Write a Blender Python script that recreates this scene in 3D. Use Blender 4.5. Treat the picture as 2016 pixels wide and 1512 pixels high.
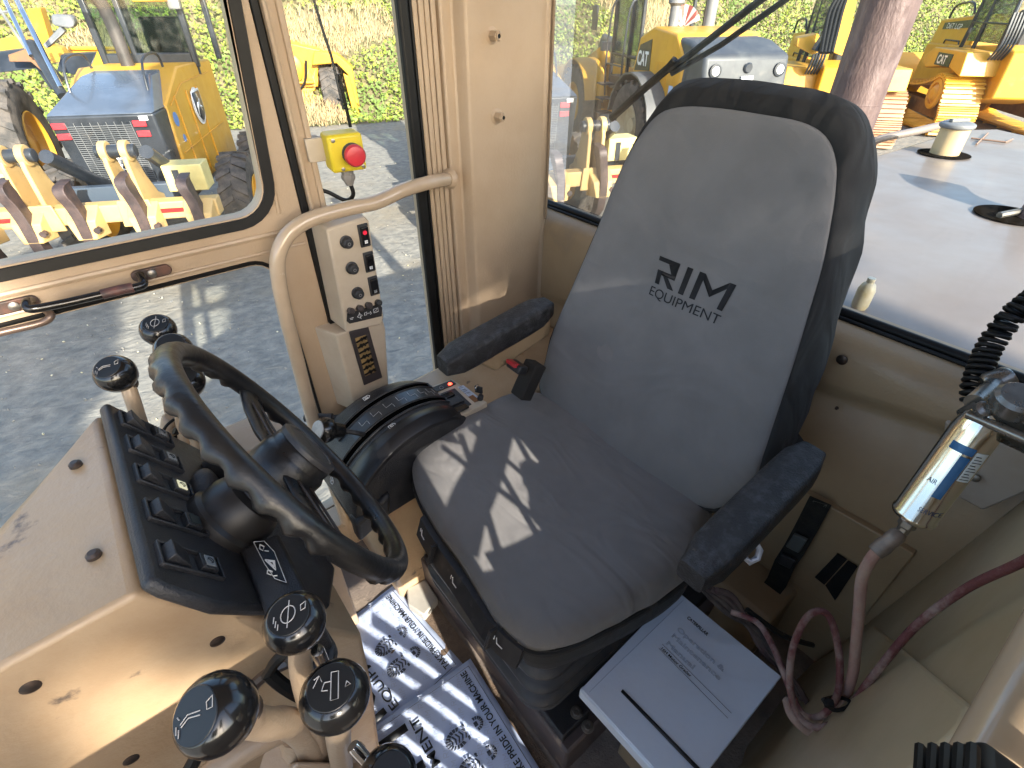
import bpy, bmesh, math, random
from mathutils import Vector, Matrix, noise
for o in list(bpy.data.objects): bpy.data.objects.remove(o)
S = bpy.context.scene
COL = S.collection
R = math.radians
def V(*a): return Vector(a)
# ---------------------------------------------------------------- camera
CAM = V(0, 0, 1.35)
FPX, CX, CY = 1000.0, 1008.0, 756.0
PITCH, YAW = math.atan2(756, 1000), R(51.4)
HD = V(math.cos(YAW), math.sin(YAW), 0)
FW = HD*math.cos(PITCH) + V(0, 0, -math.sin(PITCH))
RT = V(math.sin(YAW), -math.cos(YAW), 0)
UP = RT.cross(FW)
cd = bpy.data.cameras.new('camera'); co = bpy.data.objects.new('camera', cd); COL.objects.link(co)
cd.sensor_width = 36; cd.lens = 36*FPX/2016; cd.clip_start = 0.02; cd.clip_end = 600
mw = Matrix((RT, UP, -FW)).transposed().to_4x4(); mw.translation = CAM; co.matrix_world = mw
S.camera = co
S.render.resolution_x, S.render.resolution_y = 1024, 768
# ---------------------------------------------------------------- sky, sun, exposure
SUN_EL, SUN_AZ = R(25), (0.16, 1.0)
w = bpy.data.worlds.new('World'); S.world = w; w.use_nodes = True
nt = w.node_tree; bg = nt.nodes['Background']
sky = nt.nodes.new('ShaderNodeTexSky'); sky.sky_type = 'NISHITA'; sky.sun_disc = False
sky.sun_elevation = SUN_EL; sky.sun_rotation = math.atan2(-SUN_AZ[0], -SUN_AZ[1]); sky.altitude = 100
sky.air_density = 1.0; sky.dust_density = 1.5; sky.ozone_density = 1.0
nt.links.new(sky.outputs[0], bg.inputs[0]); bg.inputs[1].default_value = 0.15
sl = bpy.data.lights.new('sun', 'SUN'); sl.energy = 3.8; sl.angle = R(0.5); sl.color = (1, .93, .82)
so = bpy.data.objects.new('sun', sl); COL.objects.link(so)
sd = V(SUN_AZ[0], SUN_AZ[1], 0).normalized()*math.cos(SUN_EL) + V(0, 0, -math.sin(SUN_EL))
so.rotation_euler = sd.to_track_quat('-Z', 'Y').to_euler(); so.location = (0, -20, 12)
S.view_settings.view_transform = 'Standard'; S.view_settings.look = 'None'
S.view_settings.exposure = 1.95; S.view_settings.gamma = 1
S.render.engine = 'CYCLES'
S.cycles.max_bounces = 8; S.cycles.diffuse_bounces = 5; S.cycles.transparent_max_bounces = 12
# ---------------------------------------------------------------- placement helpers: a photograph pixel cast onto a known plane
def ray(u, v): return FW + RT*((u-CX)/FPX) - UP*((v-CY)/FPX)
def PZ(u, v, z): d = ray(u, v); return CAM + d*((z-CAM.z)/d.z)
def PX(u, v, x): d = ray(u, v); return CAM + d*((x-CAM.x)/d.x)
def PY(u, v, y): d = ray(u, v); return CAM + d*((y-CAM.y)/d.y)
def PD(u, v, w): return CAM + ray(u, v)*w
def PP(u, v, p, n): d = ray(u, v); return CAM + d*((p-CAM).dot(n)/d.dot(n))
# ---------------------------------------------------------------- mesh builder
def ortho(ax):
    ax = ax.normalized(); t = V(0, 0, 1) if abs(ax.z) < .9 else V(1, 0, 0)
    a = ax.cross(t).normalized(); return a, ax.cross(a)
class MB:
    def __init__(s): s.v = []; s.f = []
    def add(s, vs, fs):
        o = len(s.v); s.v += [Vector(p) for p in vs]; s.f += [[i+o for i in f] for f in fs]; return s
    def poly(s, *pts): return s.add(pts, [list(range(len(pts)))])
    def prism(s, pts, ext):
        ext = Vector(ext); n = len(pts); a = [Vector(p) for p in pts]
        return s.add(a+[p+ext for p in a], [list(range(n))[::-1], list(range(n, 2*n))]+[[i, (i+1) % n, n+(i+1) % n, n+i] for i in range(n)])
    def box(s, c, d, rot=None, ex=None):
        c = Vector(c); X, Y, Z = V(d[0]/2, 0, 0), V(0, d[1]/2, 0), V(0, 0, d[2]/2)
        if rot is not None: X, Y, Z = rot @ X, rot @ Y, rot @ Z
        p = [c+X*i+Y*j+Z*k for k in (-1, 1) for j, i in ((-1, -1), (-1, 1), (1, 1), (1, -1))]
        return s.add(p, [[0, 3, 2, 1], [4, 5, 6, 7], [0, 1, 5, 4], [1, 2, 6, 5], [2, 3, 7, 6], [3, 0, 4, 7]])
    def hexa(s, b, t):   # eight corners: bottom four, top four
        return s.add(list(b)+list(t), [[0, 3, 2, 1], [4, 5, 6, 7], [0, 1, 5, 4], [1, 2, 6, 5], [2, 3, 7, 6], [3, 0, 4, 7]])
    def loft(s, rings, cap=True, closed=False):
        n = len(rings[0]); m = len(rings); vs = [p for r in rings for p in r]; fs = []
        for j in range(m if closed else m-1):
            k = (j+1) % m
            for i in range(n): fs.append([j*n+i, j*n+(i+1) % n, k*n+(i+1) % n, k*n+i])
        if cap and not closed: fs += [list(range(n))[::-1], [(m-1)*n+i for i in range(n)]]
        return s.add(vs, fs)
    def tube(s, pts, r, n=10, closed=False, cap=True):
        pts = [Vector(p) for p in pts]; m = len(pts); rings = []; pa = None
        for i, p in enumerate(pts):
            if closed: t = pts[(i+1) % m]-pts[i-1]
            else: t = pts[min(i+1, m-1)]-pts[max(i-1, 0)]
            t.normalize()
            if pa is None: a, b = ortho(t)
            else:
                a = pa-t*pa.dot(t)
                a = a.normalized() if a.length > 1e-6 else ortho(t)[0]
                b = t.cross(a)
            pa = a; rr = r[i] if isinstance(r, (list, tuple)) else r
            rings.append([p+(a*math.cos(q)+b*math.sin(q))*rr for q in [2*math.pi*k/n for k in range(n)]])
        return s.loft(rings, cap, closed)
    def lathe(s, o, ax, prof, n=24, cap=True):   # prof: (radius, height along axis)
        o = Vector(o); ax = Vector(ax).normalized(); a, b = ortho(ax)
        return s.loft([[o+ax*h+(a*math.cos(q)+b*math.sin(q))*max(r, 1e-4) for q in [2*math.pi*k/n for k in range(n)]] for r, h in prof], cap)
    def cyl(s, a, b, r, n=16): a = Vector(a); b = Vector(b); return s.lathe(a, b-a, [(r, 0), (r, (b-a).length)], n)
    def grid(s, rows):
        n = len(rows[0]); return s.add([p for r in rows for p in r], [[j*n+i, j*n+i+1, (j+1)*n+i+1, (j+1)*n+i] for j in range(len(rows)-1) for i in range(n-1)])
    def build(s, name, mat, parent=None, bevel=0, seg=2, ang=38, sub=0, local=False, keep=False):
        me = bpy.data.meshes.new(name)
        vs = s.v
        if parent is not None and not local:
            M = WM[parent.name].inverted(); vs = [M @ p for p in vs]
        me.from_pydata([tuple(p) for p in vs], [], s.f)
        if not keep:
            bm = bmesh.new(); bm.from_mesh(me); bmesh.ops.recalc_face_normals(bm, faces=bm.faces); bm.to_mesh(me); bm.free()
        me.polygons.foreach_set('use_smooth', [True]*len(me.polygons))
        if ang: me.set_sharp_from_angle(angle=R(ang))
        for m in (mat if isinstance(mat, list) else [mat]): me.materials.append(m)
        o = bpy.data.objects.new(name, me); COL.objects.link(o)
        if parent is not None: o.parent = parent; WM[o.name] = WM[parent.name].copy()
        else: WM[o.name] = Matrix()
        if bevel:
            b = o.modifiers.new('bevel', 'BEVEL'); b.width = bevel; b.segments = seg; b.limit_method = 'ANGLE'; b.angle_limit = R(35); b.harden_normals = False
        if sub: m = o.modifiers.new('sub', 'SUBSURF'); m.levels = m.render_levels = sub
        return o
WM = {}
def tag(o, label=None, cat=None, group=None, kind=None):
    if label: o['label'] = label
    if cat: o['category'] = cat
    if group: o['group'] = group
    if kind: o['kind'] = kind
    return o
def thing(name, label, cat, loc=(0, 0, 0), rz=0, group=None):
    o = bpy.data.objects.new(name, None); COL.objects.link(o); o.empty_display_size = .1
    o.location = loc; o.rotation_euler = (0, 0, rz)
    WM[o.name] = Matrix.Translation(Vector(loc)) @ Matrix.Rotation(rz, 4, 'Z')
    return tag(o, label, cat, group)
def dup(root, loc, rz, label, scale=None):
    r = root.copy(); COL.objects.link(r); r.location = loc; r.rotation_euler = (0, 0, rz); r['label'] = label
    if scale: r.scale = scale
    def rec(a, b):
        for ch in [c for c in bpy.data.objects if c.parent == a]:
            c = ch.copy(); COL.objects.link(c); c.parent = b; rec(ch, c)
    rec(root, r); return r
def ptin(poly, u, v):
    c = False; n = len(poly)
    for i in range(n):
        x1, y1 = poly[i]; x2, y2 = poly[i-1]
        if (y1 > v) != (y2 > v) and u < (x2-x1)*(v-y1)/(y2-y1)+x1: c = not c
    return c
def smooth_closed(pts, k=4):   # Catmull-Rom through a closed loop
    n = len(pts); out = []
    for i in range(n):
        a, b, c, d = pts[i-1], pts[i], pts[(i+1) % n], pts[(i+2) % n]
        for j in range(k):
            t = j/k; out.append(.5*((2*b)+(c-a)*t+(2*a-5*b+4*c-d)*t*t+(3*b-a-3*c+d)*t**3))
    return out
def smooth_open(pts, k=6):
    n = len(pts); out = []
    for i in range(n-1):
        a, b, c, d = pts[max(i-1, 0)], pts[i], pts[i+1], pts[min(i+2, n-1)]
        for j in range(k):
            t = j/k; out.append(.5*((2*b)+(c-a)*t+(2*a-5*b+4*c-d)*t*t+(3*b-a-3*c+d)*t**3))
    return out+[pts[-1]]
def rrect(x0, x1, z0, z1, r, n=6):   # rounded rectangle as 2-D points
    out = []
    for cx, cz, a0 in ((x1-r, z0+r, -90), (x1-r, z1-r, 0), (x0+r, z1-r, 90), (x0+r, z0+r, 180)):
        for i in range(n+1): a = R(a0+90*i/n); out.append((cx+r*math.cos(a), cz+r*math.sin(a)))
    return out
def text(s, o, xd, yd, h, mat, parent, name='lettering', width=None, center=False, bold=0, outline=False):
    cu = bpy.data.curves.new('t', 'FONT'); cu.body = s; cu.size = 1; cu.offset = bold; cu.extrude = 0
    if outline: cu.fill_mode = 'NONE'; cu.bevel_depth = .018; cu.bevel_resolution = 0
    t = bpy.data.objects.new('t', cu); COL.objects.link(t)
    dg = bpy.context.evaluated_depsgraph_get(); dg.update()
    me = bpy.data.meshes.new_from_object(t.evaluated_get(dg)); bpy.data.objects.remove(t)
    vs = [v.co.copy() for v in me.vertices]; fs = [list(p.vertices) for p in me.polygons]
    x0, x1 = min(v.x for v in vs), max(v.x for v in vs); sx = h/.69; sy = sx
    if width: sx = width/(x1-x0)
    off = (x0+x1)/2 if center else x0
    xd = Vector(xd).normalized(); yd = Vector(yd).normalized(); n = xd.cross(yd)
    mb = MB(); mb.add([Vector(o)+xd*((v.x-off)*sx)+yd*(v.y*sy)+n*(v.z*sx) for v in vs], fs)
    return mb.build(name, mat, parent, ang=0, keep=True)
def drape(o, target, d, off=.0008):   # lay a thin print onto a curved surface along direction d
    from mathutils.bvhtree import BVHTree
    Mt = WM[target.name]; T = BVHTree.FromPolygons([Mt @ v.co for v in target.data.vertices], [list(p.vertices) for p in target.data.polygons])
    Mo = WM[o.name]; Mi = Mo.inverted(); d = Vector(d).normalized(); hs = []
    for v in o.data.vertices:
        w_ = Mo @ v.co; h = T.ray_cast(w_-d*.1, d, .3)
        if h[0] is not None: v.co = Mi @ (h[0]-d*off)
# ---------------------------------------------------------------- materials
def mk(name, c, c2=None, rough=.5, metal=0, ns=6, amt=(.4, .65), bump=0, bs=60, rv=0, coat=0, spec=.5, stain=None, sts=3, stt=(.6, .7), sheen=0, det=6, stretch=None, fold=0, fs=(7, 7, 7)):
    m = bpy.data.materials.new(name); m.use_nodes = True; N = m.node_tree.nodes; L = m.node_tree.links
    b = N['Principled BSDF']; b.inputs['Roughness'].default_value = rough; b.inputs['Metallic'].default_value = metal
    b.inputs['Specular IOR Level'].default_value = spec
    b.inputs['Coat Weight'].default_value = coat
    if sheen: b.inputs['Sheen Weight'].default_value = sheen
    col = None; tc = N.new('ShaderNodeTexCoord'); co_ = tc.outputs['Object']
    if stretch:
        mp = N.new('ShaderNodeMapping'); mp.inputs['Scale'].default_value = stretch; L.new(co_, mp.inputs[0]); co_ = mp.outputs[0]
    def noi(sc, det=det):
        n = N.new('ShaderNodeTexNoise'); n.inputs['Scale'].default_value = sc; n.inputs['Detail'].default_value = det; n.inputs['Roughness'].default_value = .6
        L.new(co_, n.inputs['Vector']); return n
    def ramp(src, a, z):
        r = N.new('ShaderNodeMapRange'); r.inputs[1].default_value = a; r.inputs[2].default_value = z; L.new(src, r.inputs[0]); return r.outputs[0]
    def mix(f, A, B):
        x = N.new('ShaderNodeMix'); x.data_type = 'RGBA'; L.new(f, x.inputs[0])
        for i, q in ((6, A), (7, B)):
            if isinstance(q, tuple): x.inputs[i].default_value = (*q, 1)
            else: L.new(q, x.inputs[i])
        return x.outputs[2]
    if c2: col = mix(ramp(noi(ns).outputs[0], *amt), c, c2)
    if stain: col = mix(ramp(noi(sts, 8).outputs[0], *stt), col if col else c, stain)
    if col: L.new(col, b.inputs['Base Color'])
    else: b.inputs['Base Color'].default_value = (*c, 1)
    if rv: 
        mr = N.new('ShaderNodeMapRange'); mr.inputs[1].default_value = .3; mr.inputs[2].default_value = .7; mr.inputs[3].default_value = rough-rv; mr.inputs[4].default_value = rough+rv
        L.new(noi(ns*2.3).outputs[0], mr.inputs[0]); L.new(mr.outputs[0], b.inputs['Roughness'])
    if bump:
        bp = N.new('ShaderNodeBump'); bp.inputs['Strength'].default_value = bump; bp.inputs['Distance'].default_value = .01
        L.new(noi(bs, 3).outputs[0], bp.inputs['Height']); L.new(bp.outputs[0], b.inputs['Normal'])
        if fold:
            mp = N.new('ShaderNodeMapping'); mp.inputs['Scale'].default_value = fs; mp.inputs['Rotation'].default_value = (.5, .2, .6); L.new(tc.outputs['Object'], mp.inputs[0])
            n = N.new('ShaderNodeTexNoise'); n.inputs['Scale'].default_value = 1; n.inputs['Detail'].default_value = 2; n.inputs['Distortion'].default_value = 1.2; L.new(mp.outputs[0], n.inputs['Vector'])
            b2 = N.new('ShaderNodeBump'); b2.inputs['Strength'].default_value = 1; b2.inputs['Distance'].default_value = fold; L.new(n.outputs[0], b2.inputs['Height']); L.new(bp.outputs[0], b2.inputs['Normal']); L.new(b2.outputs[0], b.inputs['Normal'])
    return m
def emis(name, c, s):
    m = mk(name, c); b = m.node_tree.nodes['Principled BSDF']; b.inputs['Emission Color'].default_value = (*c, 1); b.inputs['Emission Strength'].default_value = s; return m
def glass_pane(name, tint, refl=.5, dirt=.05):
    m = bpy.data.materials.new(name); m.use_nodes = True; N = m.node_tree.nodes; L = m.node_tree.links; N.clear()
    out = N.new('ShaderNodeOutputMaterial'); tr = N.new('ShaderNodeBsdfTransparent'); tr.inputs[0].default_value = (*tint, 1)
    gl = N.new('ShaderNodeBsdfGlossy'); gl.inputs['Roughness'].default_value = .02; gl.inputs[0].default_value = (.9, .95, 1, 1)
    fr = N.new('ShaderNodeFresnel'); fr.inputs[0].default_value = 1.45
    mu = N.new('ShaderNodeMath'); mu.operation = 'MULTIPLY'; mu.inputs[1].default_value = refl; L.new(fr.outputs[0], mu.inputs[0])
    mx = N.new('ShaderNodeMixShader'); L.new(mu.outputs[0], mx.inputs[0]); L.new(tr.outputs[0], mx.inputs[1]); L.new(gl.outputs[0], mx.inputs[2])
    df = N.new('ShaderNodeBsdfDiffuse'); df.inputs[0].default_value = (.6, .56, .5, 1)
    n = N.new('ShaderNodeTexNoise'); n.inputs['Scale'].default_value = 9; n.inputs['Detail'].default_value = 8
    tc = N.new('ShaderNodeTexCoord'); L.new(tc.outputs['Object'], n.inputs['Vector'])
    r = N.new('ShaderNodeMapRange'); r.inputs[1].default_value = .45; r.inputs[2].default_value = .8; r.inputs[4].default_value = dirt; L.new(n.outputs[0], r.inputs[0])
    m2 = N.new('ShaderNodeMixShader'); L.new(r.outputs[0], m2.inputs[0]); L.new(mx.outputs[0], m2.inputs[1]); L.new(df.outputs[0], m2.inputs[2])
    L.new(m2.outputs[0], out.inputs[0]); return m
def matte(name, c, **k): return mk(name, c, **k)
tan = mk('tan_paint', (.42, .312, .21), (.365, .262, .168), rough=.42, ns=3, bump=.12, bs=180, rv=.08, stain=(.33, .24, .16), sts=5, stt=(.62, .8))
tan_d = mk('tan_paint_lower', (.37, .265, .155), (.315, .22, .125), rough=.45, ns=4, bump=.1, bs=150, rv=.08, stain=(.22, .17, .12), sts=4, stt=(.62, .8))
tan_w = mk('tan_paint_worn', (.45, .32, .195), (.38, .25, .14), rough=.38, ns=5, bump=.12, bs=120, rv=.12, stain=(.12, .09, .07), sts=14, stt=(.66, .72))
cream = mk('cream_plastic', (.50, .42, .32), (.42, .34, .25), rough=.5, ns=7, rv=.1)
rub = mk('black_rubber', (.006, .006, .006), (.010, .010, .010), rough=.5, ns=20, spec=.25)
blk = mk('black_plastic', (.014, .015, .018), (.03, .03, .032), rough=.38, ns=10, bump=.25, bs=500, rv=.08)
blk_g = mk('glossy_black_knob', (.006, .006, .007), (.010, .010, .010), rough=.2, ns=14, rv=.05, coat=.3)
blk_w = mk('worn_black_rim', (.008, .008, .009), (.015, .014, .013), rough=.36, ns=14, rv=.1, bump=.08, bs=90, stain=(.05, .036, .028), sts=9, stt=(.6, .8))
foam = mk('worn_black_vinyl', (.014, .014, .015), (.026, .025, .025), rough=.5, ns=30, bump=.35, bs=300, stain=(.075, .078, .085), sts=55, stt=(.48, .8))
grey_cl = mk('grey_canvas', (.182, .174, .170), (.160, .153, .149), rough=.85, ns=9, bump=.35, bs=900, sheen=.15, fold=.016, fs=(11, 4, 5))
blk_cl = mk('black_canvas', (.009, .0085, .0085), (.015, .0145, .014), rough=.8, ns=9, bump=.3, bs=700, sheen=.04, fold=.03, fs=(9, 9, 3.5))
whitem = mk('white_marking', (.75, .75, .74), rough=.5)
inkm = mk('black_ink', (.015, .017, .02), rough=.5)
steel = mk('dull_steel', (.32, .30, .27), (.2, .185, .165), rough=.42, metal=.85, ns=20, rv=.12)
chrome = mk('bright_steel', (.75, .75, .76), rough=.14, metal=1)
screwm = mk('dark_screw', (.06, .05, .045), (.12, .08, .06), rough=.4, metal=.7, ns=60)
redm = mk('red_plastic', (.55, .03, .04), (.45, .03, .04), rough=.35, ns=20)
glass = glass_pane('clear_window_glass', (.93, .97, .95), .55, .05)
glass_t = glass_pane('tinted_screen_glass', (.72, .9, .88), .5, .12)
yel = mk('machine_yellow', (.62, .32, .03), (.55, .28, .03), rough=.4, ns=2, rv=.08, stain=(.35, .2, .08), sts=2.5, stt=(.6, .8))
yel_d = mk('machine_orange_yellow', (.62, .30, .02), (.54, .26, .02), rough=.45, ns=2, stain=(.3, .16, .07), sts=3, stt=(.6, .8))
yel_c = mk('ripper_cream_yellow', (.56, .38, .16), (.5, .33, .13), rough=.5, ns=3, stain=(.3, .2, .11), sts=5, stt=(.58, .75))
dkb = mk('machine_black', (.02, .024, .03), (.035, .04, .05), rough=.35, ns=4, rv=.1)
gry = mk('machine_grey', (.14, .145, .15), (.19, .19, .19), rough=.5, ns=4, stain=(.3, .25, .2), sts=3, stt=(.6, .8))
tyre_m = mk('dusty_tyre', (.045, .042, .04), (.12, .10, .085), rough=.85, ns=5, bump=.4, bs=30)
shank_m = mk('rust_brown_steel', (.09, .06, .055), (.05, .038, .04), rough=.5, metal=.3, ns=12)
rust = mk('rusty_pipe', (.13, .085, .08), (.08, .05, .05), rough=.6, metal=.2, ns=14, bump=.4, bs=90, stain=(.22, .16, .15), sts=30, stt=(.5, .8), stretch=(1, 1, .35))
# ================================================================ the cab
random.seed(4)
cab = thing('machine_cab', 'tan painted steel operator cab with big windows, seen from inside', 'cab', (.1, .55, 0))
YD = 1.15
def wall_frame(name, outer, hole, y0, y1, mat, par, bevel=.002):
    # rounded-rect hole and outer loop with the same count, in (x, z); a solid frame between y0 and y1
    mb = MB(); n = len(hole)
    A = [V(x, y0, z) for x, z in outer]; B = [V(x, y0, z) for x, z in hole]; C = [V(x, y1, z) for x, z in hole]; D = [V(x, y1, z) for x, z in outer]
    mb.loft([A, B, C, D], cap=False, closed=True)
    return mb.build(name, mat, par, bevel=bevel, ang=30)
def grow(pts, d):  # offset of a rounded rect made by rrect (n samples), outward
    cx = sum(p[0] for p in pts)/len(pts); cz = sum(p[1] for p in pts)/len(pts); out = []
    n = len(pts)
    for i in range(n):
        a, b = pts[i-1], pts[(i+1) % n]; t = V(b[0]-a[0], b[1]-a[1]).normalized(); out.append((pts[i][0]+t.y*d, pts[i][1]-t.x*d))
    return out
def shear(pts): return [(x+(max(z, .9)-1.0)*.09, z) for x, z in pts]
# --- right-hand door
up_hole = rrect(-.56, .262, .998, 1.86, .055)
lo_hole = rrect(-.56, .243, .10, .893, .045)
def rectloop(x0, x1, z0, z1, like):   # square corners sampled like rrect
    out = []; k = len(like)//4
    for cx, cz in ((x1, z0), (x1, z1), (x0, z1), (x0, z0)): out += [(cx, cz)]*k
    return out
door = wall_frame('door', rectloop(-.63, .331, .945, 1.93, up_hole), shear(up_hole), 1.145, 1.185, tan, cab)
def dpart(name, mb, mat, **k): return mb.build(name, mat, door, **k)
lf = wall_frame('lower_frame', rectloop(-.63, .331, .02, .9449, lo_hole), lo_hole, 1.150, 1.185, tan, door)
mb = MB()
for z, y, r in ((.952, 1.146, .006), (.915, 1.150, .004)): mb.tube([(-.62, y, z), (.325, y, z)], r, 8)
mb.tube([(.285, 1.146, .99), (.33, 1.146, 1.9)], .005, 8)
dpart('pressed_ridge', mb, tan)
def seal(name, hole, w, y, par, rr=.009, inner=0):
    L = shear(hole) if inner else hole
    A = [V(x, y+.012, z) for x, z in L]; B = [V(x, y-.006, z) for x, z in grow(L, .004)]; C = [V(x, y-.008, z) for x, z in grow(L, w-.004)]; D = [V(x, y+.002, z) for x, z in grow(L, w)]
    return MB().loft([D, C, B, A], cap=False).build(name, rub, par, ang=50)
seal('window_seal', up_hole, .027, 1.147, door, inner=1)
seal('window_seal', lo_hole, .013, 1.152, door)
def pane(name, hole, y, par, m=glass): 
    return MB().poly(*[V(x, y, z) for x, z in hole]).build(name, m, par, ang=0, keep=True)
pane('window_pane', [(x, z) for x, z in shear(grow(up_hole, .008))], 1.168, door)
pane('window_pane', grow(lo_hole, .008), 1.170, door)
# door gap rubber
mb = MB(); mb.box((.3395, 1.156, .95), (.015, .03, 1.9)); dpart('edge_seal', mb, rub, bevel=.003)
# latch strip: two brackets, bent bar, lower hook
hb = []
for u, v in ((299, 538), (28, 602)):
    c = PY(u, v, 1.142); p = [V(c.x+x, 1.148, c.z+z) for x, z in rrect(-.034, .034, -.011, .011, .0105)]
    dpart('handle_bracket', MB().prism(p, (0, -.007, 0)), mk('rusty_dark_bracket', (.06, .045, .04), (.14, .07, .05), rough=.5, metal=.4, ns=40), bevel=.002)
    dpart('bolt', MB().lathe((c.x, 1.142, c.z), (0, -1, 0), [(.008, 0), (.008, .004), (.005, .006)], 12), steel)
hp = smooth_open([PY(275, 540, 1.135), PY(283, 558, 1.11), PY(265, 566, 1.105), PY(200, 580, 1.105), PY(120, 598, 1.105), PY(60, 608, 1.105), PY(52, 596, 1.12), PY(60, 592, 1.138)], 6)
dpart('pull_handle', MB().tube(hp, .0075, 10), blk_g)
hp2 = [PY(u, v, 1.103) for u, v in ((200, 580), (240, 570), (262, 566))]
dpart('handle_sleeve', MB().tube(hp2, .009, 10), mk('worn_red_brown_sleeve', (.15, .06, .045), (.05, .03, .03), rough=.5, ns=30))
hp3 = smooth_open([PY(-60, 672, 1.12), PY(0, 655, 1.12), PY(80, 636, 1.12), PY(100, 622, 1.12), PY(92, 612, 1.14)], 5)
dpart('lower_hook', MB().tube(hp3, .0065, 10), mk('brown_steel', (.13, .09, .07), rough=.4, metal=.5))
# --- post between door and fixed window
mb = MB(); mb.box((.3665, 1.165, .95), (.037, .055, 1.9)); mb.box((.352, 1.135, .95), (.008, .012, 1.9)); mb.box((.378, 1.138, 1.2), (.012, .014, 1.4))
mb.build('door_post', tan, cab, bevel=.003)
# --- fixed narrow side window
fh = rrect(.387, .625, .30, 1.86, .03)
fw_ = wall_frame('side_window', rectloop(.3852, .70, .02, 1.93, fh), fh, 1.160, 1.185, tan, cab)
A = [V(.628, 1.15, .30), V(.612, 1.152, .30)]
MB().box((.629, 1.149, 1.08), (.026, .02, 1.6)).build('window_seal', rub, fw_, bevel=.006)
MB().box((.645, 1.146, 1.08), (.006, .014, 1.6)).build('seal_lip', rub, fw_, bevel=.002)
pane('window_pane', fh, 1.172, fw_)
mb = MB()
for i, x in enumerate((.655, .669, .684, .698)): mb.box((x, 1.151-.0012*(i % 2), .95), (.0125, .020+.002*(i % 2), 1.9))
mb.build('ribbed_trim', tan, fw_, bevel=.0025)
# --- corner pillar
prof = [(.705, 1.16), (.712, 1.135), (.742, 1.137), (.750, 1.118), (.758, 1.108), (.77, 1.108), (1.005, 1.124), (1.012, 1.118), (1.022, 1.12), (1.026, 1.135), (1.03, 1.21), (.705, 1.21)]
zs = (0, .3, .55, .8, 1.93); rings = []
for z in zs:
    k = max(0, .55-z)*.10
    rings.append([V(x-(k*.5 if x < .76 else 0), y-k*(1 if y < 1.16 else 0), z) for x, y in prof])
pil = MB().loft(rings).build('corner_pillar', tan, cab, bevel=.004, ang=30)
mb = MB()
for y, x in ((1.137, 1.016),): mb.tube([(x, 1.113, .83), (x, 1.113, 1.93)], .004, 8)
mb.build('trim_bead', mk('brown_bead', (.22, .15, .09), rough=.5), pil)
for u, v in ((968, 70), (978, 229)):
    c = PY(u, v, 1.112)
    b = MB().lathe(c+V(0, .004, 0), (.05, -1, 0), [(.019, 0), (.018, .004), (.010, .006)], 24); b.lathe(c, (.05, -1, 0), [(.0115, .0), (.0115, .024)], 6)
    b.lathe(c, (.05, -1, 0), [(.008, .0), (.008, .0275), (.0045, .0275), (.0045, .019)], 20)
    b.build('hex_nut', tan, pil, bevel=.0012)
    MB().lathe(c+V(.0013, -.0245, 0), (.05, -1, 0), [(.0045, 0), (.0045, .0012)], 16).build('thread_hole', rub, pil)
# --- rear wall below the rear window
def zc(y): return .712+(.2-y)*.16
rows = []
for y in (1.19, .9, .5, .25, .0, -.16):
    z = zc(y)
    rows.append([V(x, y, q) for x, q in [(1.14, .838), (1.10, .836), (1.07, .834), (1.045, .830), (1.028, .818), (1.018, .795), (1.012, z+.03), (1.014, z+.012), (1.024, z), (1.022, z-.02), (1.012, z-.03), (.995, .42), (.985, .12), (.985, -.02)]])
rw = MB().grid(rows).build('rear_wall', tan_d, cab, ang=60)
# window bottom seals and sill on the rear
mb = MB(); mb.tube([(1.097, -.3, .842), (1.097, 1.26, .842)], .010, 10); mb.tube([(1.080, -.3, .838), (1.080, 1.2, .838)], .004, 8)
rwin = MB(); hz = [(-.25, .84), (1.25, .84), (1.25, 1.84), (-.25, 1.84)]
rwn = MB().box((1.12, .5, 1.90), (.05, 1.6, .08)).build('rear_window', tan, cab, bevel=.004)
mb.build('window_seal', rub, rwn)
MB().poly(*[V(1.105, y, z) for y, z in ((-.3, .84), (1.27, .84), (1.27, 1.88), (-.3, 1.88))]).build('window_pane', glass, rwn, ang=0, keep=True)
mb = MB().box((1.12, 1.285, 1.36), (.05, .04, 1.04)).build('window_side_frame', dkb, rwn, bevel=.004)
for u, v in ((1658, 708),):
    c = PX(u, v, 1.012); MB().lathe(c, (-1, 0, 0), [(.010, 0), (.010, .003), (.006, .005)], 16).build('screw', screwm, rw)
for u, v in ((1648, 803), (1596, 975), (1646, 1007), (1555, 1160)):
    c = PX(u, v, 1.0); MB().lathe(c, (-1, 0, 0), [(.0035, 0), (.003, .004)], 10).build('screw', screwm, rw)
# lower service panel and seams on the rear wall
mb = MB(); P = [PX(u, v, .982) for u, v in ((1560, 955), (1800, 1092), (1690, 1230), (1475, 1090))]
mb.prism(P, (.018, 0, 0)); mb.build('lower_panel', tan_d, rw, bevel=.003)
mb = MB(); P = [PX(u, v, .975) for u, v in ((1860, 830), (2040, 900), (2040, 960), (1935, 1005), (1850, 960))]
mb.prism(P, (.012, 0, 0)); mb.build('cover_plate', mk('pale_pinkish_plate', (.36, .31, .26), (.3, .25, .2), rough=.4, ns=9, stain=(.12, .09, .09), sts=9, stt=(.65, .75)), rw, bevel=.003)
c = PX(1921, 940, .97); MB().lathe(c, (-1, 0, 0), [(.007, 0), (.007, .004), (.004, .006)], 14).build('screw', steel, rw)
mb = MB(); mb.hexa([V(.80, .10, -.0), V(1.0, .10, 0), V(1.0, .42, 0), V(.80, .42, 0)], [V(.86, .10, .18), V(1.0, .10, .18), V(1.0, .42, .18), V(.86, .42, .18)])
mb.build('heater_box', tan_d, rw, bevel=.012, seg=3)
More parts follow.
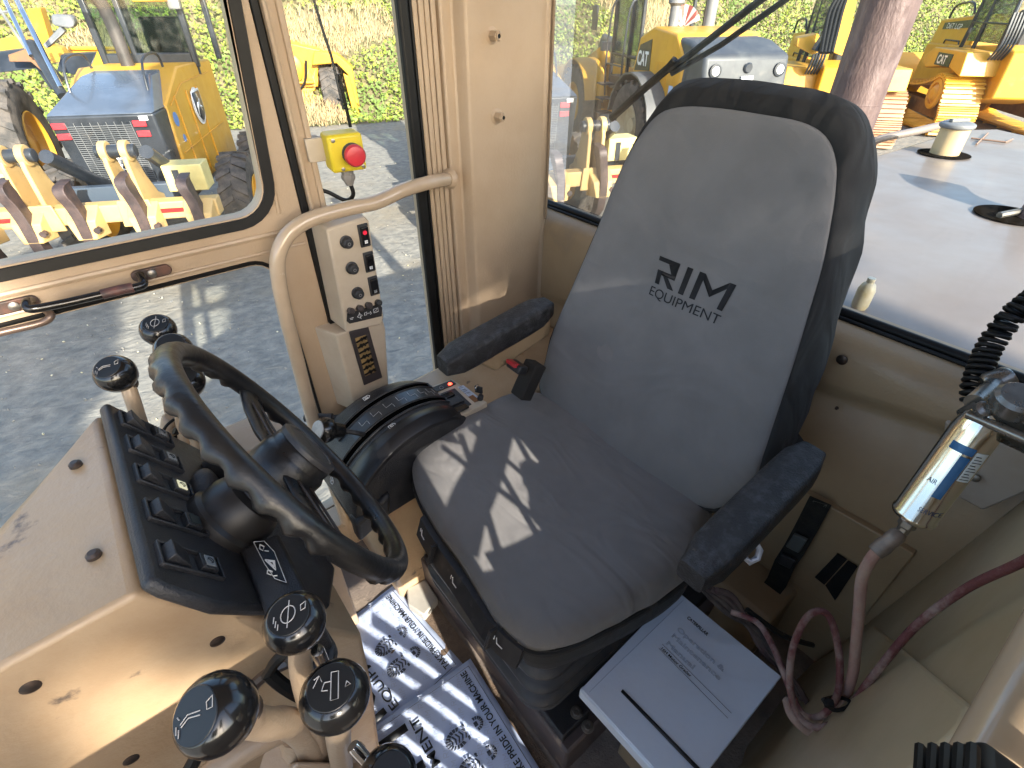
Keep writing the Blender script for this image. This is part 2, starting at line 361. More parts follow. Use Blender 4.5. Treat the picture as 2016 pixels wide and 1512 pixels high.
# --- left wall (camera side), tapering in towards the floor
def YL(z): return -.012-.12*z
rows = []
for x in (.23, .3, .44, .46, .6, .8, 1.03):
    rows.append([V(x, YL(z), z) for z in (-.02, .1, .2, .35, .5, .7, .775 if x < .45 else .86)])
lw = MB().grid(rows).build('left_wall', mk('tan_paint_smooth', (.42, .335, .215), (.36, .28, .165), rough=.4, ns=3, rv=.1, stain=(.2, .16, .11), sts=5, stt=(.66, .8)), cab)
# moulded wheel-arch box at the foot of the left wall
def lp(u, v, off=.010): 
    n = V(0, 1, .12).normalized(); return PP(u, v, V(1, YL(0), 0)+n*off, n)
foot = [lp(u, v) for u, v in ((1600, 1305), (1720, 1232), (1905, 1385), (1885, 1430), (1740, 1560), (1440, 1560), (1480, 1430))]
MB().prism(foot, V(0, -.012, 0)).build('moulded_cover', lw.data.materials[0], lw, bevel=.012, seg=4)
# --- left door frame and unseen panels added to shade the cab
mb = MB()
mb.box((.175, -.15, .98), (.05, .06, 1.9)); mb.box((-.63, -.15, .98), (.07, .07, 1.9)); mb.box((-.22, -.15, 1.90), (.8, .09, .09)); mb.box((-.22, -.10, -.01), (.8, .12, .06))
lfm = mb.build('left_door_frame', tan, cab, bevel=.006)
# unseen panels added to block sun; gaps shape the seat patches and floor stripes
mb = MB()
for x0, x1, z0, z1 in ((.20, 1.12, .965, 1.22), (.44, 1.12, .20, .965), (.20, .44, .40, .775), (1.04, 1.12, 1.02, 1.93), (.245, 1.04, 1.88, 1.93)): mb.box(((x0+x1)/2, -.158, (z0+z1)/2), (x1-x0, .02, z1-z0))
mb.build('sun_block_panel', tan, cab)  # added out of view to keep sun off the seat and walls
mb = MB()
for i, (x, a) in enumerate(((.28, 25), (.315, -32), (.345, 12), (.385, -22), (.42, 18))): mb.box((x, -.15, .865), (.011, .01, .19), Matrix.Rotation(R(a), 3, 'Y'))
mb.build('sun_patch_bars', tan, cab)  # added bars that cut the sun into patches on the cushion
mb = MB()
for x0, x1, z0, z1 in ((-.60, .20, .50, .97), (-.60, -.14, .0, .50), (-.14, .20, .0, .12)): mb.box(((x0+x1)/2, -.13, (z0+z1)/2), (x1-x0, .02, z1-z0))
mb.build('lower_sun_block', tan, cab)  # added out of view to keep low sun off the console and floor
mb = MB()
for i in range(6): mb.box((-.10+.05*i, -.13, .31), (.020, .012, .40), Matrix.Rotation(R(-48), 3, 'Y'))
mb.build('sun_stripe_slats', tan, cab)  # added slats that throw sun stripes onto the floor papers
# --- roof, floor, front
MB().box((.25, .53, 1.965), (1.85, 1.5, .06)).build('roof', tan, cab, bevel=.01)
floor = MB().box((.2, .55, -.03), (1.7, 1.35, .06)).build('floor', mk('brown_rubber_floor', (.20, .16, .13), (.15, .12, .1), rough=.7, ns=20, bump=.3, bs=150, stain=(.32, .26, .2), sts=9, stt=(.5, .75)), cab)
mb = MB(); mb.box((-.66, 1.15, .98), (.06, .08, 1.9)); mb.box((-.66, .53, 1.90), (.06, 1.4, .09)); mb.box((-.66, .53, .12), (.05, 1.4, .25))
mb.build('front_frame', tan, cab, bevel=.006)
# window sill trough seen below the lower door glass
mb = MB(); mb.box((-.14, 1.10, .05), (.95, .09, .11)); mb.build('door_sill', tan, cab, bevel=.008)
# --- grab rail across the fixed window
hr = [PY(u, v, y) for u, v, y in ((880, 353, 1.112), (850, 358, 1.085), (820, 366, 1.075), (790, 376, 1.07), (765, 388, 1.07), (735, 400, 1.07), (690, 409, 1.07), (640, 422, 1.07), (600, 437, 1.07), (567, 462, 1.07), (549, 497, 1.07), (547, 540, 1.07), (560, 610, 1.07), (583, 700, 1.07), (606, 790, 1.07), (625, 860, 1.07), (648, 930, 1.07), (675, 1010, 1.07), (700, 1100, 1.07))]
gr = MB().tube(smooth_open(hr, 5), .0155, 18, cap=True).build('grab_rail', mk('tan_gloss_paint', (.46, .35, .24), (.40, .30, .2), rough=.22, ns=6, rv=.06, coat=.4, stain=(.25, .17, .11), sts=30, stt=(.7, .76)), cab)
c = hr[0]; MB().lathe(c+V(.004, 0, 0), hr[1]-hr[0], [(.024, -.006), (.022, 0), (.016, .006)], 20).build('weld_collar', tan, gr)
# left-hand grab rail close to the camera
lr = [PD(2260, 1010, .44), PD(2150, 1160, .42), PD(2078, 1290, .40), PD(1945, 1540, .375), PD(1800, 1800, .35), PD(1700, 2000, .34)]
MB().tube(smooth_open(lr, 6), .027, 20).build('near_grab_rail', gr.data.materials[0], cab)
# black rubber door-stop by the left wall
bp = thing('rubber_pedal', 'black ribbed rubber pad on tan metal in the bottom right corner', 'pad', lp(1860, 1490, .03))
q = [lp(u, v, .045) for u, v in ((1795, 1466), (1935, 1450), (1935, 1560), (1785, 1560))]
MB().prism(q, V(0, -.03, 0)).build('pad', rub, bp, bevel=.006, seg=3)
mb = MB()
for i in range(5): a = lp(1812+i*26, 1472, .05); b = lp(1808+i*26, 1560, .05); mb.tube([a, b], .0035, 8)
mb.build('rib', rub, bp)
# ================================================================ emergency stop
es = thing('emergency_stop_box', 'yellow box with a red mushroom push button beside the door post', 'stop button', PY(682, 303, 1.1))
fy = 1.075; c = PY(684, 302, fy)
def rotz(a): return Matrix.Rotation(a, 3, 'Z')
RZ = rotz(R(-8)); ex = RZ @ V(1, 0, 0); ey = RZ @ V(0, 1, 0)
mb = MB().box(c+ey*.028, (.072, .056, .072), RZ); mb.build('housing', mk('signal_yellow_plastic', (.68, .52, .02), (.6, .46, .02), rough=.4, ns=12), es, bevel=.007, seg=3)
b0 = c+ex*.010+V(0, 0, -.002)
MB().lathe(b0, -ey, [(.015, 0), (.015, .010), (.020, .011), (.0215, .016), (.0215, .021), (.018, .026), (.010, .028)], 32).build('push_button', redm, es)
MB().lathe(b0, -ey, [(.0215, -.001), (.0215, .002), (.016, .0035)], 28).build('button_collar', blk, es)
for sx, sz in ((-.024, .026), (.028, -.028), (-.014, -.029)):
    MB().lathe(c+ex*sx+V(0, 0, sz), -ey, [(.004, -.001), (.004, .0015), (.002, .002)], 12).build('screw', steel, es)
MB().lathe(c+ey*.03+V(0, 0, -.036), (0, 0, -1), [(.013, 0), (.013, .012), (.015, .012), (.015, .020), (.011, .026), (.008, .034)], 6).build('cable_gland', mk('grey_gland', (.22, .2, .18), rough=.45), es, bevel=.001)
cp = [c+ey*.03+V(0, 0, -.06), c+ey*.03+V(.004, 0, -.09), c+ey*.04+V(-.01, .01, -.105), c+ey*.04+V(-.045, .02, -.082), c+ey*.05+V(-.08, .03, -.075), c+V(-.11, .08, -.09)]
MB().tube(smooth_open(cp, 6), .0045, 10).build('cable', rub, es)
mb = MB().box(c+ey*.05-ex*.050+V(0, 0, .004), (.04, .02, .045), RZ); mb.box(c+ey*.065-ex*.045+V(0, 0, .004), (.012, .03, .045), RZ); mb.build('bracket', cream, es, bevel=.002)
# ================================================================ climate switch panel on the post
cp_ = thing('switch_panel', 'cream plastic panel of round knobs and rocker switches on the door post', 'switch panel', V(.40, 1.12, .55))
F_ = 1.075
def pf(u, v, y=F_): return PY(u, v, y)
face = [pf(643, 452), pf(720, 427), pf(727, 436), pf(756, 625), pf(752, 640), pf(682, 655)]
back = [V(p.x-.012 if i in (0, 5) else p.x, 1.16, p.z+.01) for i, p in enumerate(face)]
MB().loft([face, back]).build('housing', cream, cp_, bevel=.005, seg=3)
mb = MB(); f2 = [pf(664, 662), pf(757, 632), pf(762, 650), pf(770, 800), pf(705, 815)]
mb.loft([[p+V(0, .008, 0) for p in f2], [V(p.x-(.03 if i in (0, 4) else 0), 1.16, p.z) for i, p in enumerate(f2)]]); mb.build('lower_housing', cream, cp_, bevel=.004)
for u, v in ((681, 476), (692, 527), (703, 576)):
    c = pf(u, v); k = MB().lathe(c, (0, -1, 0), [(.0145, 0), (.0145, .003), (.0115, .004), (.0115, .015), (.009, .018)], 24).build('dial', blk, cp_, bevel=.0006)
    MB().lathe(c+V(0, -.0183, 0), (0, -1, 0), [(.0035, 0), (.0035, .0003), (.0025, .0003)], 16, cap=False).build('dial_symbol', mk('grey_symbol', (.25, .25, .25)), k)
for i, (u, v) in enumerate(((716, 463), (726, 515), (735, 562))):
    c = pf(u, v); h = .052 if i == 0 else .048
    rk = MB().box(c+V(0, -.002, 0), (.024, .006, h)).build('rocker_switch', blk, cp_, bevel=.002)
    MB().hexa([c+V(-.008, -.003, -h*.40), c+V(.008, -.003, -h*.40), c+V(.008, -.003, h*.40), c+V(-.008, -.003, h*.40)][:4], [c+V(-.008, -.007, -h*.40), c+V(.008, -.007, -h*.40), c+V(.008, -.013, h*.40), c+V(-.008, -.013, h*.40)]).build('rocker', blk_g, rk, bevel=.001)
    if i == 0: MB().lathe(c+V(-.001, -.012, h*.18), (0, -1, 0), [(.005, 0), (.004, .002)], 16).build('red_lens', emis('dim_red_lens', (.5, .01, .03), .25), rk)
    mb = MB(); s = c+V(0, -.0085, -h*.25)
    for a in range(4): d = V(math.cos(a*1.5708+.78)*.0028, 0, math.sin(a*1.5708+.78)*.0028); mb.box(s+d, (.0033, .0005, .0033))
    mb.build('fan_symbol', whitem if i < 2 else mk('faded_white', (.3, .3, .3)), rk)
pl = [pf(u, v, F_-.001) for u, v in ((683, 617), (746, 598), (752, 605), (751, 622), (688, 637), (682, 632))]
pln = MB().prism(pl, (0, -.002, 0)).build('symbol_plate', blk, cp_, bevel=.0006)
for i, (u, v) in enumerate(((687, 611), (705, 606), (722, 600), (741, 595))):
    c = pf(u, v); MB().lathe(c, (0.1, -1, .25), [(.005, 0), (.005, .004), (.0078, .005), (.0078, .016), (.006, .018)], 16).build('push_knob', mk('dark_brown_knob', (.05, .04, .038), rough=.35) if i < 3 else blk, cp_)
def lines(segs, r, mat, par, name='symbol', n=4):
    mb = MB()
    for s in segs: mb.tube(s, r, n)
    return mb.build(name, mat, par)
pt = lambda u, v: pf(u, v, F_-.0035)
lines([[pt(689, 627), pt(696, 625)], [pt(690, 629), pt(695, 628)], [pt(704, 624), pt(708, 617), pt(713, 621), pt(709, 626), pt(704, 624)], [pt(707, 615), pt(711, 628)],
       [pt(718, 616), pt(722, 614), pt(722, 620), pt(718, 621), pt(718, 616)], [pt(723, 617), pt(728, 616)], [pt(729, 613), pt(731, 617), pt(729, 619)],
       [pt(735, 609), pt(744, 606), pt(745, 613), pt(736, 616), pt(735, 609)], [pt(737, 614), pt(743, 608)]], .0006, whitem, pln)
# air vent grille
vf = [pf(u, v, 1.08) for u, v in ((686, 653), (724, 641), (752, 742), (716, 758))]
vn = MB().prism(vf, (0, -.004, 0)).build('air_vent', mk('dark_brown_grille', (.035, .028, .03), rough=.5), cp_, bevel=.002)
vi = [pf(u, v, 1.0755) for u, v in ((699, 666), (720, 659), (740, 732), (719, 741))]
MB().poly(*vi).build('vent_opening', mk('vent_inside_brown', (.20, .13, .05), (.32, .21, .08), rough=.6, ns=40), vn, keep=True)
mb = MB()
for i in range(7):
    t = (i+.5)/7; a = vi[0].lerp(vi[3], t); b = vi[1].lerp(vi[2], t)
    mb.box((a+b)/2+V(0, -.002, 0), ((b-a).length*1.05, .004, .0028), Matrix.Rotation(R(-14+6*random.random()), 3, 'Y'))
    for k in (0, 1):
        q = a.lerp(b, (.25 if i % 2 else .5)+.3*k+.1*random.random()); mb.box(q+V(0, -.003, .001), (.003+.006*random.random(), .005, .008), Matrix.Rotation(R(35*(1-2*k)), 3, 'Y'))
mb.build('vent_slats', rub, vn)
# ================================================================ operator seat
seat = thing('operator_seat', 'operator seat in grey and black canvas covers printed with RIM EQUIPMENT', 'seat', (.55, .53, 0))
out = [PZ(u, v, .478) for u, v in ((1062, 778), (1000, 780), (935, 815), (880, 842), (836, 873), (813, 905), (815, 938), (838, 988), (872, 1042), (912, 1098), (948, 1152), (985, 1205), (1028, 1243), (1075, 1257), (1130, 1246), (1210, 1211), (1290, 1166), (1348, 1127), (1370, 1098), (1380, 1040), (1400, 985), (1310, 890), (1190, 815))]
out = smooth_closed(out, 5)
cc = sum(out, V(0, 0, 0))/len(out)
def nz(p, s, k): return noise.noise(p*s+V(k, 0, 0))
def cush(prof_, nrm=True):
    rings = []
    for s, z in prof_:
        r = []
        for p in out:
            q = cc+(p-cc)*s; f = max(0, (.44-q.x)/.14)
            h = z-.022*f*f if z > .44 else z
            if s > .12: h += nz(q, 7, 3)*.004*min(1, s*1.2)+.010*math.exp(-((q.y-.53)/.17)**2)*(-1 if s < .9 and z > .48 else 0)*.5
            k = .004*nz(V(q.x, q.y, z), 16, 8) if s > .9 else 0
            r.append(V(q.x+k, q.y+k, h))
        rings.append(r)
    return rings
pr = [(.975, .432), (1.0, .440), (1.008, .458), (1.004, .474), (.99, .488), (.965, .498), (.93, .505)]+[(s/20, .508+.004*(1-s/20)) for s in range(17, 0, -1)]
cu = MB().loft(cush(pr)).build('seat_cushion', grey_cl, seat, ang=0)
MB().tube([cc+(p-cc)*1.006+V(0, 0, .432-cc.z-.012*max(0, (.40-p.x)/.14)) for p in out], .0055, 8, closed=True).build('piping', blk_cl, cu)
# lower black skirt of the cover
sk = []
for s, z in ((1.004, .434), (1.012, .41), (1.0, .385), (.96, .375)):
    sk.append([V((cc+(p-cc)*s).x, (cc+(p-cc)*s).y, z+(.004*nz(p, 20, 1))-(.02 if p.y < .33 and z < .43 else 0)) for p in out])
MB().loft(sk, cap=False).build('cover_skirt', blk_cl, seat, ang=0)
# backrest
a16 = R(16); vU = V(math.sin(a16), 0, math.cos(a16)); vN = V(-math.cos(a16), 0, math.sin(a16)); B0 = V(.745, 0, .53)
def bk(y, v, d=0): return B0+V(0, y, 0)+vU*v+vN*d
gl = [(.797, -.03), (.812, .06), (.812, .15), (.79, .28), (.765, .433), (.748, .556), (.725, .625), (.695, .668), (.645, .686), (.567, .692), (.488, .692), (.42, .69), (.375, .676), (.343, .645), (.322, .60), (.306, .55), (.29, .49), (.276, .413), (.262, .334), (.249, .248), (.234, .148), (.226, .09), (.245, .03), (.284, -.02), (.40, -.04), (.52, -.05), (.66, -.045)]
gl = [(p.x, p.y) for p in smooth_closed([V(a, b, 0) for a, b in gl], 4)]
gc = (.52, .34)
def gring(s, d, top=0, clampv=None, lump=0):
    r = []
    for y, v in gl:
        yy = gc[0]+(y-gc[0])*(min(s, 1.006) if y > gc[0] else s); vv = gc[1]+(v-gc[1])*s
        if top and v > .45: vv += top*min(1, (v-.45)/.2)
        if clampv is not None: vv = max(vv, clampv+.01*math.sin(yy*20))
        dd = d
        if s < .99: dd += .003*nz(V(yy, vv, 0), 9, 5)+.004*nz(V(yy*3, vv*.9, 0), 4, 2)
        r.append(bk(yy, vv, dd))
    return r
rg = [gring(1.0, -.003), gring(.996, .0015), gring(.98, .004), gring(.95, .006)]+[gring(i/16, .008-.008*math.sin(3.14*i/16)) for i in range(14, 0, -1)]
back = MB().loft(rg).build('backrest', grey_cl, seat, ang=0)
bs = [gring(.985, -.004), gring(1.0, .0012, .002), gring(1.018, -.003, .022), gring(1.055, -.025, .030, .12), gring(1.075, -.060, .024, .150), gring(1.075, -.100, .012, .165), gring(1.04, -.135, -.006, .17), gring(.8, -.150, -.02, .2), gring(.4, -.15, 0, .25)]
bs2 = []
for k, r in enumerate(bs):
    bs2.append([p+V(0, .008*nz(p, 13, 4), .005*nz(p, 11, 9)) if k > 1 else p for p in r])
MB().loft(bs2).build('back_cover', blk_cl, back, ang=0)
MB().hexa([bk(.28, -.06, -.07), bk(.77, -.06, -.07), bk(.77, -.06, -.01), bk(.28, -.06, -.01)], [bk(.25, .25, -.09), bk(.79, .25, -.09), bk(.79, .25, -.005), bk(.25, .25, -.005)]).build('back_shell', blk, seat, bevel=.02, seg=3)
# printed logo on the backrest
def bp_(u, v, d=.016):
    q = PP(u, v, B0+vN*d, vN); return q
LM = mk('logo_ink', (.012, .013, .016), rough=.8)
def polyset(name, polys, mat, par, n, h=.0006):
    mb = MB()
    for p in polys: mb.prism([q for q in p], n*h)
    return mb.build(name, mat, par, ang=0)
def quadpt(A, B, C, D, s, t): return A.lerp(B, s).lerp(D.lerp(C, s), t)  # s across, t up (A bottom-left)
def rim_word(A, B, C, D, n, mat, par, name='logo'):
    g = lambda s, t: quadpt(A, B, C, D, s, t)
    P_ = [[(0.0, .84), (.30, .84), (.30, 1), (.0, 1)], [(.16, .84), (.30, .84), (.30, .5), (.235, .5)], [(.02, .36), (.30, .36), (.30, .52), (.02, .52)], [(.23, .5), (.30, .5), (.30, .95), (.23, .95)],
          [(.02, 0), (.09, 0), (.09, .52), (.02, .52)], [(.12, .36), (.20, .36), (.33, 0), (.235, 0)],
          [(.40, 0), (.475, 0), (.475, 1), (.40, 1)],
          [(.56, 0), (.635, 0), (.635, 1), (.56, 1)], [(.925, 0), (1.0, 0), (1.0, 1), (.925, 1)], [(.635, 1), (.635, .76), (.78, .28), (.78, .55)], [(.925, 1), (.925, .76), (.78, .28), (.78, .55)]]
    return polyset(name, [[g(s, t)+n*(.0002*i) for s, t in p] for i, p in enumerate(P_)], mat, par, n)
by = lambda y, v: bk(y, v, .010)
lg1 = rim_word(by(.578, .362), by(.418, .362), by(.412, .416), by(.585, .416), vN, LM, back)
lg2 = text('EQUIPMENT', by(.580, .335), (0, -1, 0), vU, .019, LM, back, 'logo_text', width=.165)
for q in (lg1, lg2): drape(q, back, -vN, .0012)
# arms
def arm(y0, y1, xs, zs_, name='armrest'):
    rings = []
    for i in range(9):
        t = i/8; x = xs[0]+(xs[1]-xs[0])*t; z = zs_[0]+(zs_[1]-zs_[0])*t
        k = 1-.35*(abs(t-.5)*2)**8; hh = .031*k; ww = (y1-y0)/2*k; yc = (y0+y1)/2; r = []
        for j in range(20):
            a = 2*math.pi*j/20; ca, sa = math.cos(a), math.sin(a); e = .38
            r.append(V(x, yc+ww*math.copysign(abs(ca)**e, ca), z-.031+hh*math.copysign(abs(sa)**e, sa)+.0015*nz(V(x, ca, sa), 12, 2)))
        rings.append(r)
    return MB().loft(rings).build(name, foam, seat, ang=60)
am = arm(.818, .890, (.475, .80), (.705, .75)); am2 = arm(.135, .203, (.470, .80), (.705, .75))
am2['label'] = 'worn near armrest with cracked bluish vinyl'
for y, q in ((.86, am), (.17, am2)):
    MB().hexa([V(.62, y-.02, .60), V(.80, y-.02, .64), V(.80, y+.02, .64), V(.62, y+.02, .60)], [V(.56, y-.022, .655), V(.80, y-.022, .70), V(.80, y+.022, .70), V(.56, y+.022, .655)]).build('arm_bracket', tan_d, q, bevel=.006)
c = PZ(1472, 1088, .655)
dl = (c-CAM).dot(FW); pts = [PD(u, v, dl) for u, v in ((1461, 1093), (1474, 1073), (1490, 1071), (1496, 1083), (1491, 1099), (1476, 1107))]
MB().tube(pts, .0052, 8, closed=True).build('latch_ring', mk('pale_bare_metal', (.6, .62, .68), (.5, .52, .56), rough=.35, metal=.3, ns=60), seat)
# suspension bellows
rings = []
for i in range(37):
    t = i/36; z = .385-.25*t; s = .009*math.sin(i*1.0472)+.0; g_ = .0 if t < .5 else .02*(t-.5)*2
    L = rrect(.325-s-g_, .80, .315-s-g_, .765+s, .06, 5); rings.append([V(x, y, z) for x, y in L])
MB().loft(rings).build('suspension_bellows', mk('dusty_bellows', (.045, .045, .05), (.08, .075, .07), rough=.5, ns=15, stain=(.16, .13, .10), sts=12, stt=(.6, .8)), seat, ang=60)
# control strip below the front edge
def st(u, v, z): return PZ(u, v, z)
fr = [(833, 1008), (846, 1032), (880, 1082), (925, 1145), (965, 1205), (1000, 1240), (1035, 1268)]
topv = [PZ(u, v, .44) for u, v in fr]; 
cs = MB()
for i in range(len(fr)-1):
    a, b = topv[i], topv[i+1]; n = V(-1, -.15, 0).normalized()*.03
    cs.hexa([a+V(0, 0, -.055)+n*.9, b+V(0, 0, -.055)+n*.9, b+V(.06, .02, -.055), a+V(.06, .02, -.055)], [a+V(0, 0, -.012)+n*.3, b+V(0, 0, -.012)+n*.3, b+V(.06, .02, -.012), a+V(.06, .02, -.012)])
cs = cs.build('control_strip', mk('dusty_black_trim', (.022, .024, .028), (.035, .036, .04), rough=.35, ns=20, stain=(.12, .11, .10), sts=18, stt=(.62, .8)), seat, ang=30)
for i, t in ((1, .6), (4, .55)):
    a = topv[i].lerp(topv[i+1], t); MB().box(a+V(-.020, 0, -.034), (.022, .007, .05), Matrix.Rotation(R(18), 3, 'Y')).build('adjust_tab', blk, cs, bevel=.001)
for i, t in ((0, .8), (2, .6), (4, .9)):
    a, b = topv[i], topv[i+1]; d1 = (a-b).normalized()*.010; n = V(-1, -.15, 0).normalized()*.03
    o = a.lerp(b, t)+n*.62+V(0, 0, -.033)+V(-.0025, 0, .0012); d2 = (V(0, 0, .043)-n*.6).normalized()*.012
    lines([[o-d1, o+d1*.4, o+d1*.8+d2*.9], [o+d1*1.3+d2*.2, o+d1*1.3+d2*.9]], .0011, whitem, cs, 'seat_symbol')
# recline spring bracket at the near front corner
MB().hexa([V(.36, .30, .36), V(.42, .30, .36), V(.42, .34, .36), V(.36, .34, .36)], [V(.345, .285, .385), V(.43, .29, .385), V(.43, .34, .385), V(.345, .34, .385)]).build('slide_bracket', steel, seat, bevel=.002)
# plinth and black base plate
MB().box((.66, .53, .06), (.68, .62, .12)).build('seat_plinth', mk('plinth_paint', (.10, .075, .065), (.05, .04, .045), rough=.5, ns=8, stain=(.3, .22, .15), sts=12, stt=(.6, .72)), seat, bevel=.006)
MB().hexa([V(.325, .24, .12), V(.95, .24, .12), V(.95, .80, .12), V(.325, .80, .12)], [V(.33, .245, .135), V(.95, .245, .135), V(.95, .80, .135), V(.33, .80, .135)]).build('base_plate', blk, seat, bevel=.003)
for u, v in ((1135, 1402), (1157, 1430)):
    c = PZ(u, v, .14); MB().lathe(c, (0, 0, 1), [(.013, -.004), (.013, 0), (.008, .001), (.008, .007), (.004, .007), (.004, .003)], 16).build('bolt', steel, seat)
# belt buckle at the far side
c = PZ(1018, 722, .62); bkl = MB().box(c, (.03, .05, .022), Matrix.Rotation(R(25), 3, 'Y')).build('belt_buckle', blk, seat, bevel=.004)
MB().box(c+V(-.010, .004, .012), (.02, .034, .010), Matrix.Rotation(R(25), 3, 'Y')).build('release_button', redm, bkl, bevel=.002)
MB().box(PZ(1040, 748, .57), (.04, .045, .10), Matrix.Rotation(R(30), 3, 'Y')).build('buckle_strap', mk('webbing', (.02, .018, .016), (.035, .03, .025), rough=.9, bump=.5, bs=400), bkl, bevel=.004)
# rear cushion bar below the near arm
# ================================================================ pedestal console
ca, sa_ = math.cos(R(30)), math.sin(R(30)); dN = V(ca, 0, sa_); dD = V(sa_, 0, -ca); D0 = V(-.11, 0, .9)
def da(y, d, h=0): return D0+V(0, y, 0)+dD*d+dN*h
con = thing('pedestal_console', 'worn tan steering pedestal with a black switch face and five rocker switches', 'console', (-.3, .6, 0))
top = [V(-.114, .43, .9), V(-.114, .768, .9), V(-.19, .69, .9), V(-.225, .62, .9), V(-.42, .50, .885), V(-.42, .43, .885)]
bot = [V(.06, .43, .60), V(.06, .75, .60), V(-.05, .72, .0), V(-.20, .66, .0), V(-.34, .56, .0), V(-.34, .43, .0)]
# body: top, far side, near side with the panel corner cut back
side = [V(-.114, .43, .9), V(-.42, .43, .885), V(-.56, .43, .80), V(-.60, .43, 0), V(.0, .43, 0), V(.05, .43, .45), V(.06, .43, .6)]
dist = (.34, .12, .10, .10, .20, .28, .31)
far = [V(p.x, .43+d, p.z) for p, d in zip(side, dist)]; far[0] = V(-.114, .768, .9); far[1] = V(-.23, .60, .889)
MB().loft([side, far]).build('console_body', tan_w, con, bevel=.007, seg=3)
fc = [(.770, -.004), (.428, -.004), (.420, .012), (.410, .07), (.420, .13), (.434, .19), (.455, .27), (.55, .34), (.70, .33), (.755, .20), (.765, .06)]
fa = MB().prism([da(y, d, .001) for y, d in fc], dN*.016).build('switch_face', blk, con, bevel=.006, seg=3)
rnd = random.Random(2)
for i, y in enumerate((.735, .672, .607, .538, .466)):
    k = 1.0; c = da(y, .045, .017)
    sx = Matrix((V(0, -1, 0), dD, dN)).transposed()
    f = MB(); 
    for ox, oy, w_, h_ in ((-.017, .002, .003, .075), (.017, .002, .003, .075), (0, -.035, .034, .003), (0, .040, .034, .003)): f.box(c+sx @ V(ox, oy, .002), (w_, h_, .006), sx)
    f = f.build('switch_bezel', blk, fa, bevel=.001)
    q = c+sx @ V(0, -.014, .0)
    MB().hexa([q+sx @ V(*p) for p in ((-.012, -.017, 0), (.012, -.017, 0), (.012, .017, 0), (-.012, .017, 0))], [q+sx @ V(*p) for p in ((-.012, -.014, .014), (.012, -.014, .014), (.012, .012, .005), (-.012, .012, .005))]).build('rocker', blk, f, bevel=.0012)
    q = c+sx @ V(0, .021, .002)
    MB().box(q, (.022, .020, .012), sx).build('indicator_block', blk, f, bevel=.001)
    im = emis('lit_indicator', (.55, .52, .34), .25) if i == 2 else mk('grey_lens_%d' % i, (.22, .24, .25) if i != 3 else (.03, .04, .04), rough=.3)
    lens = MB().box(q+sx @ V(0, 0, .0066), (.015, .012, .001), sx).build('lens', im, f)
    if i != 3: lines([[q+sx @ V(-.003, -.003, .0075), q+sx @ V(.003, .003, .0075)], [q+sx @ V(.004*math.cos(a_*.7), .004*math.sin(a_*.7), .0075) for a_ in range(8)]], .0004, inkm, f, 'symbol')
for u, v in ((457, 975), (458, 860)):
    pass
c = da(.60, .125, .017); kn = MB().lathe(c, dN, [(.014, 0), (.012, .018), (.010, .020)], 12).build('rotary_knob', blk, con, bevel=.001)
c = da(.70, .15, .017); MB().lathe(c, dN, [(.022, 0), (.022, .03), (.018, .034)], 20).build('key_switch', blk, con, bevel=.002)
for (u, v, pl) in ((150, 917, 't'), (186, 1095, 't'), (60, 1352, 's'), (428, 1262, 's'), (258, 1495, 's')):
    if pl == 't': MB().lathe(PZ(u, v, .899), (0, 0, 1), [(.007, 0), (.0068, .004), (.004, .0065)], 16).build('screw', screwm, con)
    else: MB().lathe(PY(u, v, .4305), (0, -1, 0), [(.008, 0), (.008, .001), (.004, .003)], 16).build('screw', screwm, con)
MB().hexa([V(-.55, .70, .45), V(-.32, .66, .45), V(-.32, .95, .45), V(-.55, .95, .45)], [V(-.56, .72, .62), V(-.36, .70, .62), V(-.36, .93, .62), V(-.56, .93, .62)]).build('knee_pad', rub, con, bevel=.02)
# steering column and wheel
wa = R(26); wN = V(math.cos(wa), 0, math.sin(wa)); WC = V(.074, .566, .85); wU = V(-math.sin(wa), 0, math.cos(wa)); wY = V(0, 1, 0)
colm = thing('steering_column', 'black round steering column boot between the switch face and the wheel', 'steering column', WC-wN*.15)
MB().lathe(WC-wN*.185, wN, [(.058, 0), (.060, .03), (.055, .075), (.050, .08), (.050, .10), (.044, .115), (.03, .12), (.03, .165)], 32).build('column_boot', mk('black_boot', (.012, .012, .012), (.02, .017, .015), rough=.4, ns=12, stain=(.05, .035, .025), sts=12, stt=(.65, .85)), colm)
MB().lathe(WC-wN*.125+V(0, .055, .02), V(.2, 1, .1), [(.012, -.02), (.016, 0), (.018, .02), (.012, .035)], 16).build('tilt_knob', blk, colm)
# turn signal housing with its decal
zt = .80
tq = [PZ(u, v, zt) for u, v in ((470, 1080), (548, 1048), (640, 1232), (556, 1296))]
ts = MB().prism(tq, V(0, 0, -.05)).build('signal_housing', blk, colm, bevel=.005, seg=3)
tq = [PZ(u, v, zt-.045) for u, v in ((560, 1240), (630, 1215), (662, 1268), (655, 1300), (600, 1330))]
MB().prism(tq, V(0, 0, -.02)).build('signal_arm', blk, colm, bevel=.006, seg=3)
dq = [PZ(u, v, zt+.001) for u, v in ((498, 1066), (520, 1064), (540, 1085), (565, 1148), (540, 1140), (520, 1110))]
dp = MB().prism(dq, V(0, 0, .0012)).build('decal', mk('decal_black', (.008, .008, .009), rough=.25), ts)
def dz(u, v): return PZ(u, v, zt+.003)
lines([[dz(512, 1072), dz(520, 1076), dz(518, 1084), dz(511, 1080), dz(512, 1072)], [dz(521, 1084), dz(529, 1085)], [dz(522, 1102), dz(540, 1104), dz(543, 1122), dz(522, 1102)], [dz(528, 1105), dz(538, 1106), dz(540, 1116), dz(528, 1105)], [dz(527, 1122), dz(536, 1125), dz(534, 1132), dz(526, 1129), dz(527, 1122)], [dz(538, 1134), dz(546, 1133)]], .0008, whitem, dp)
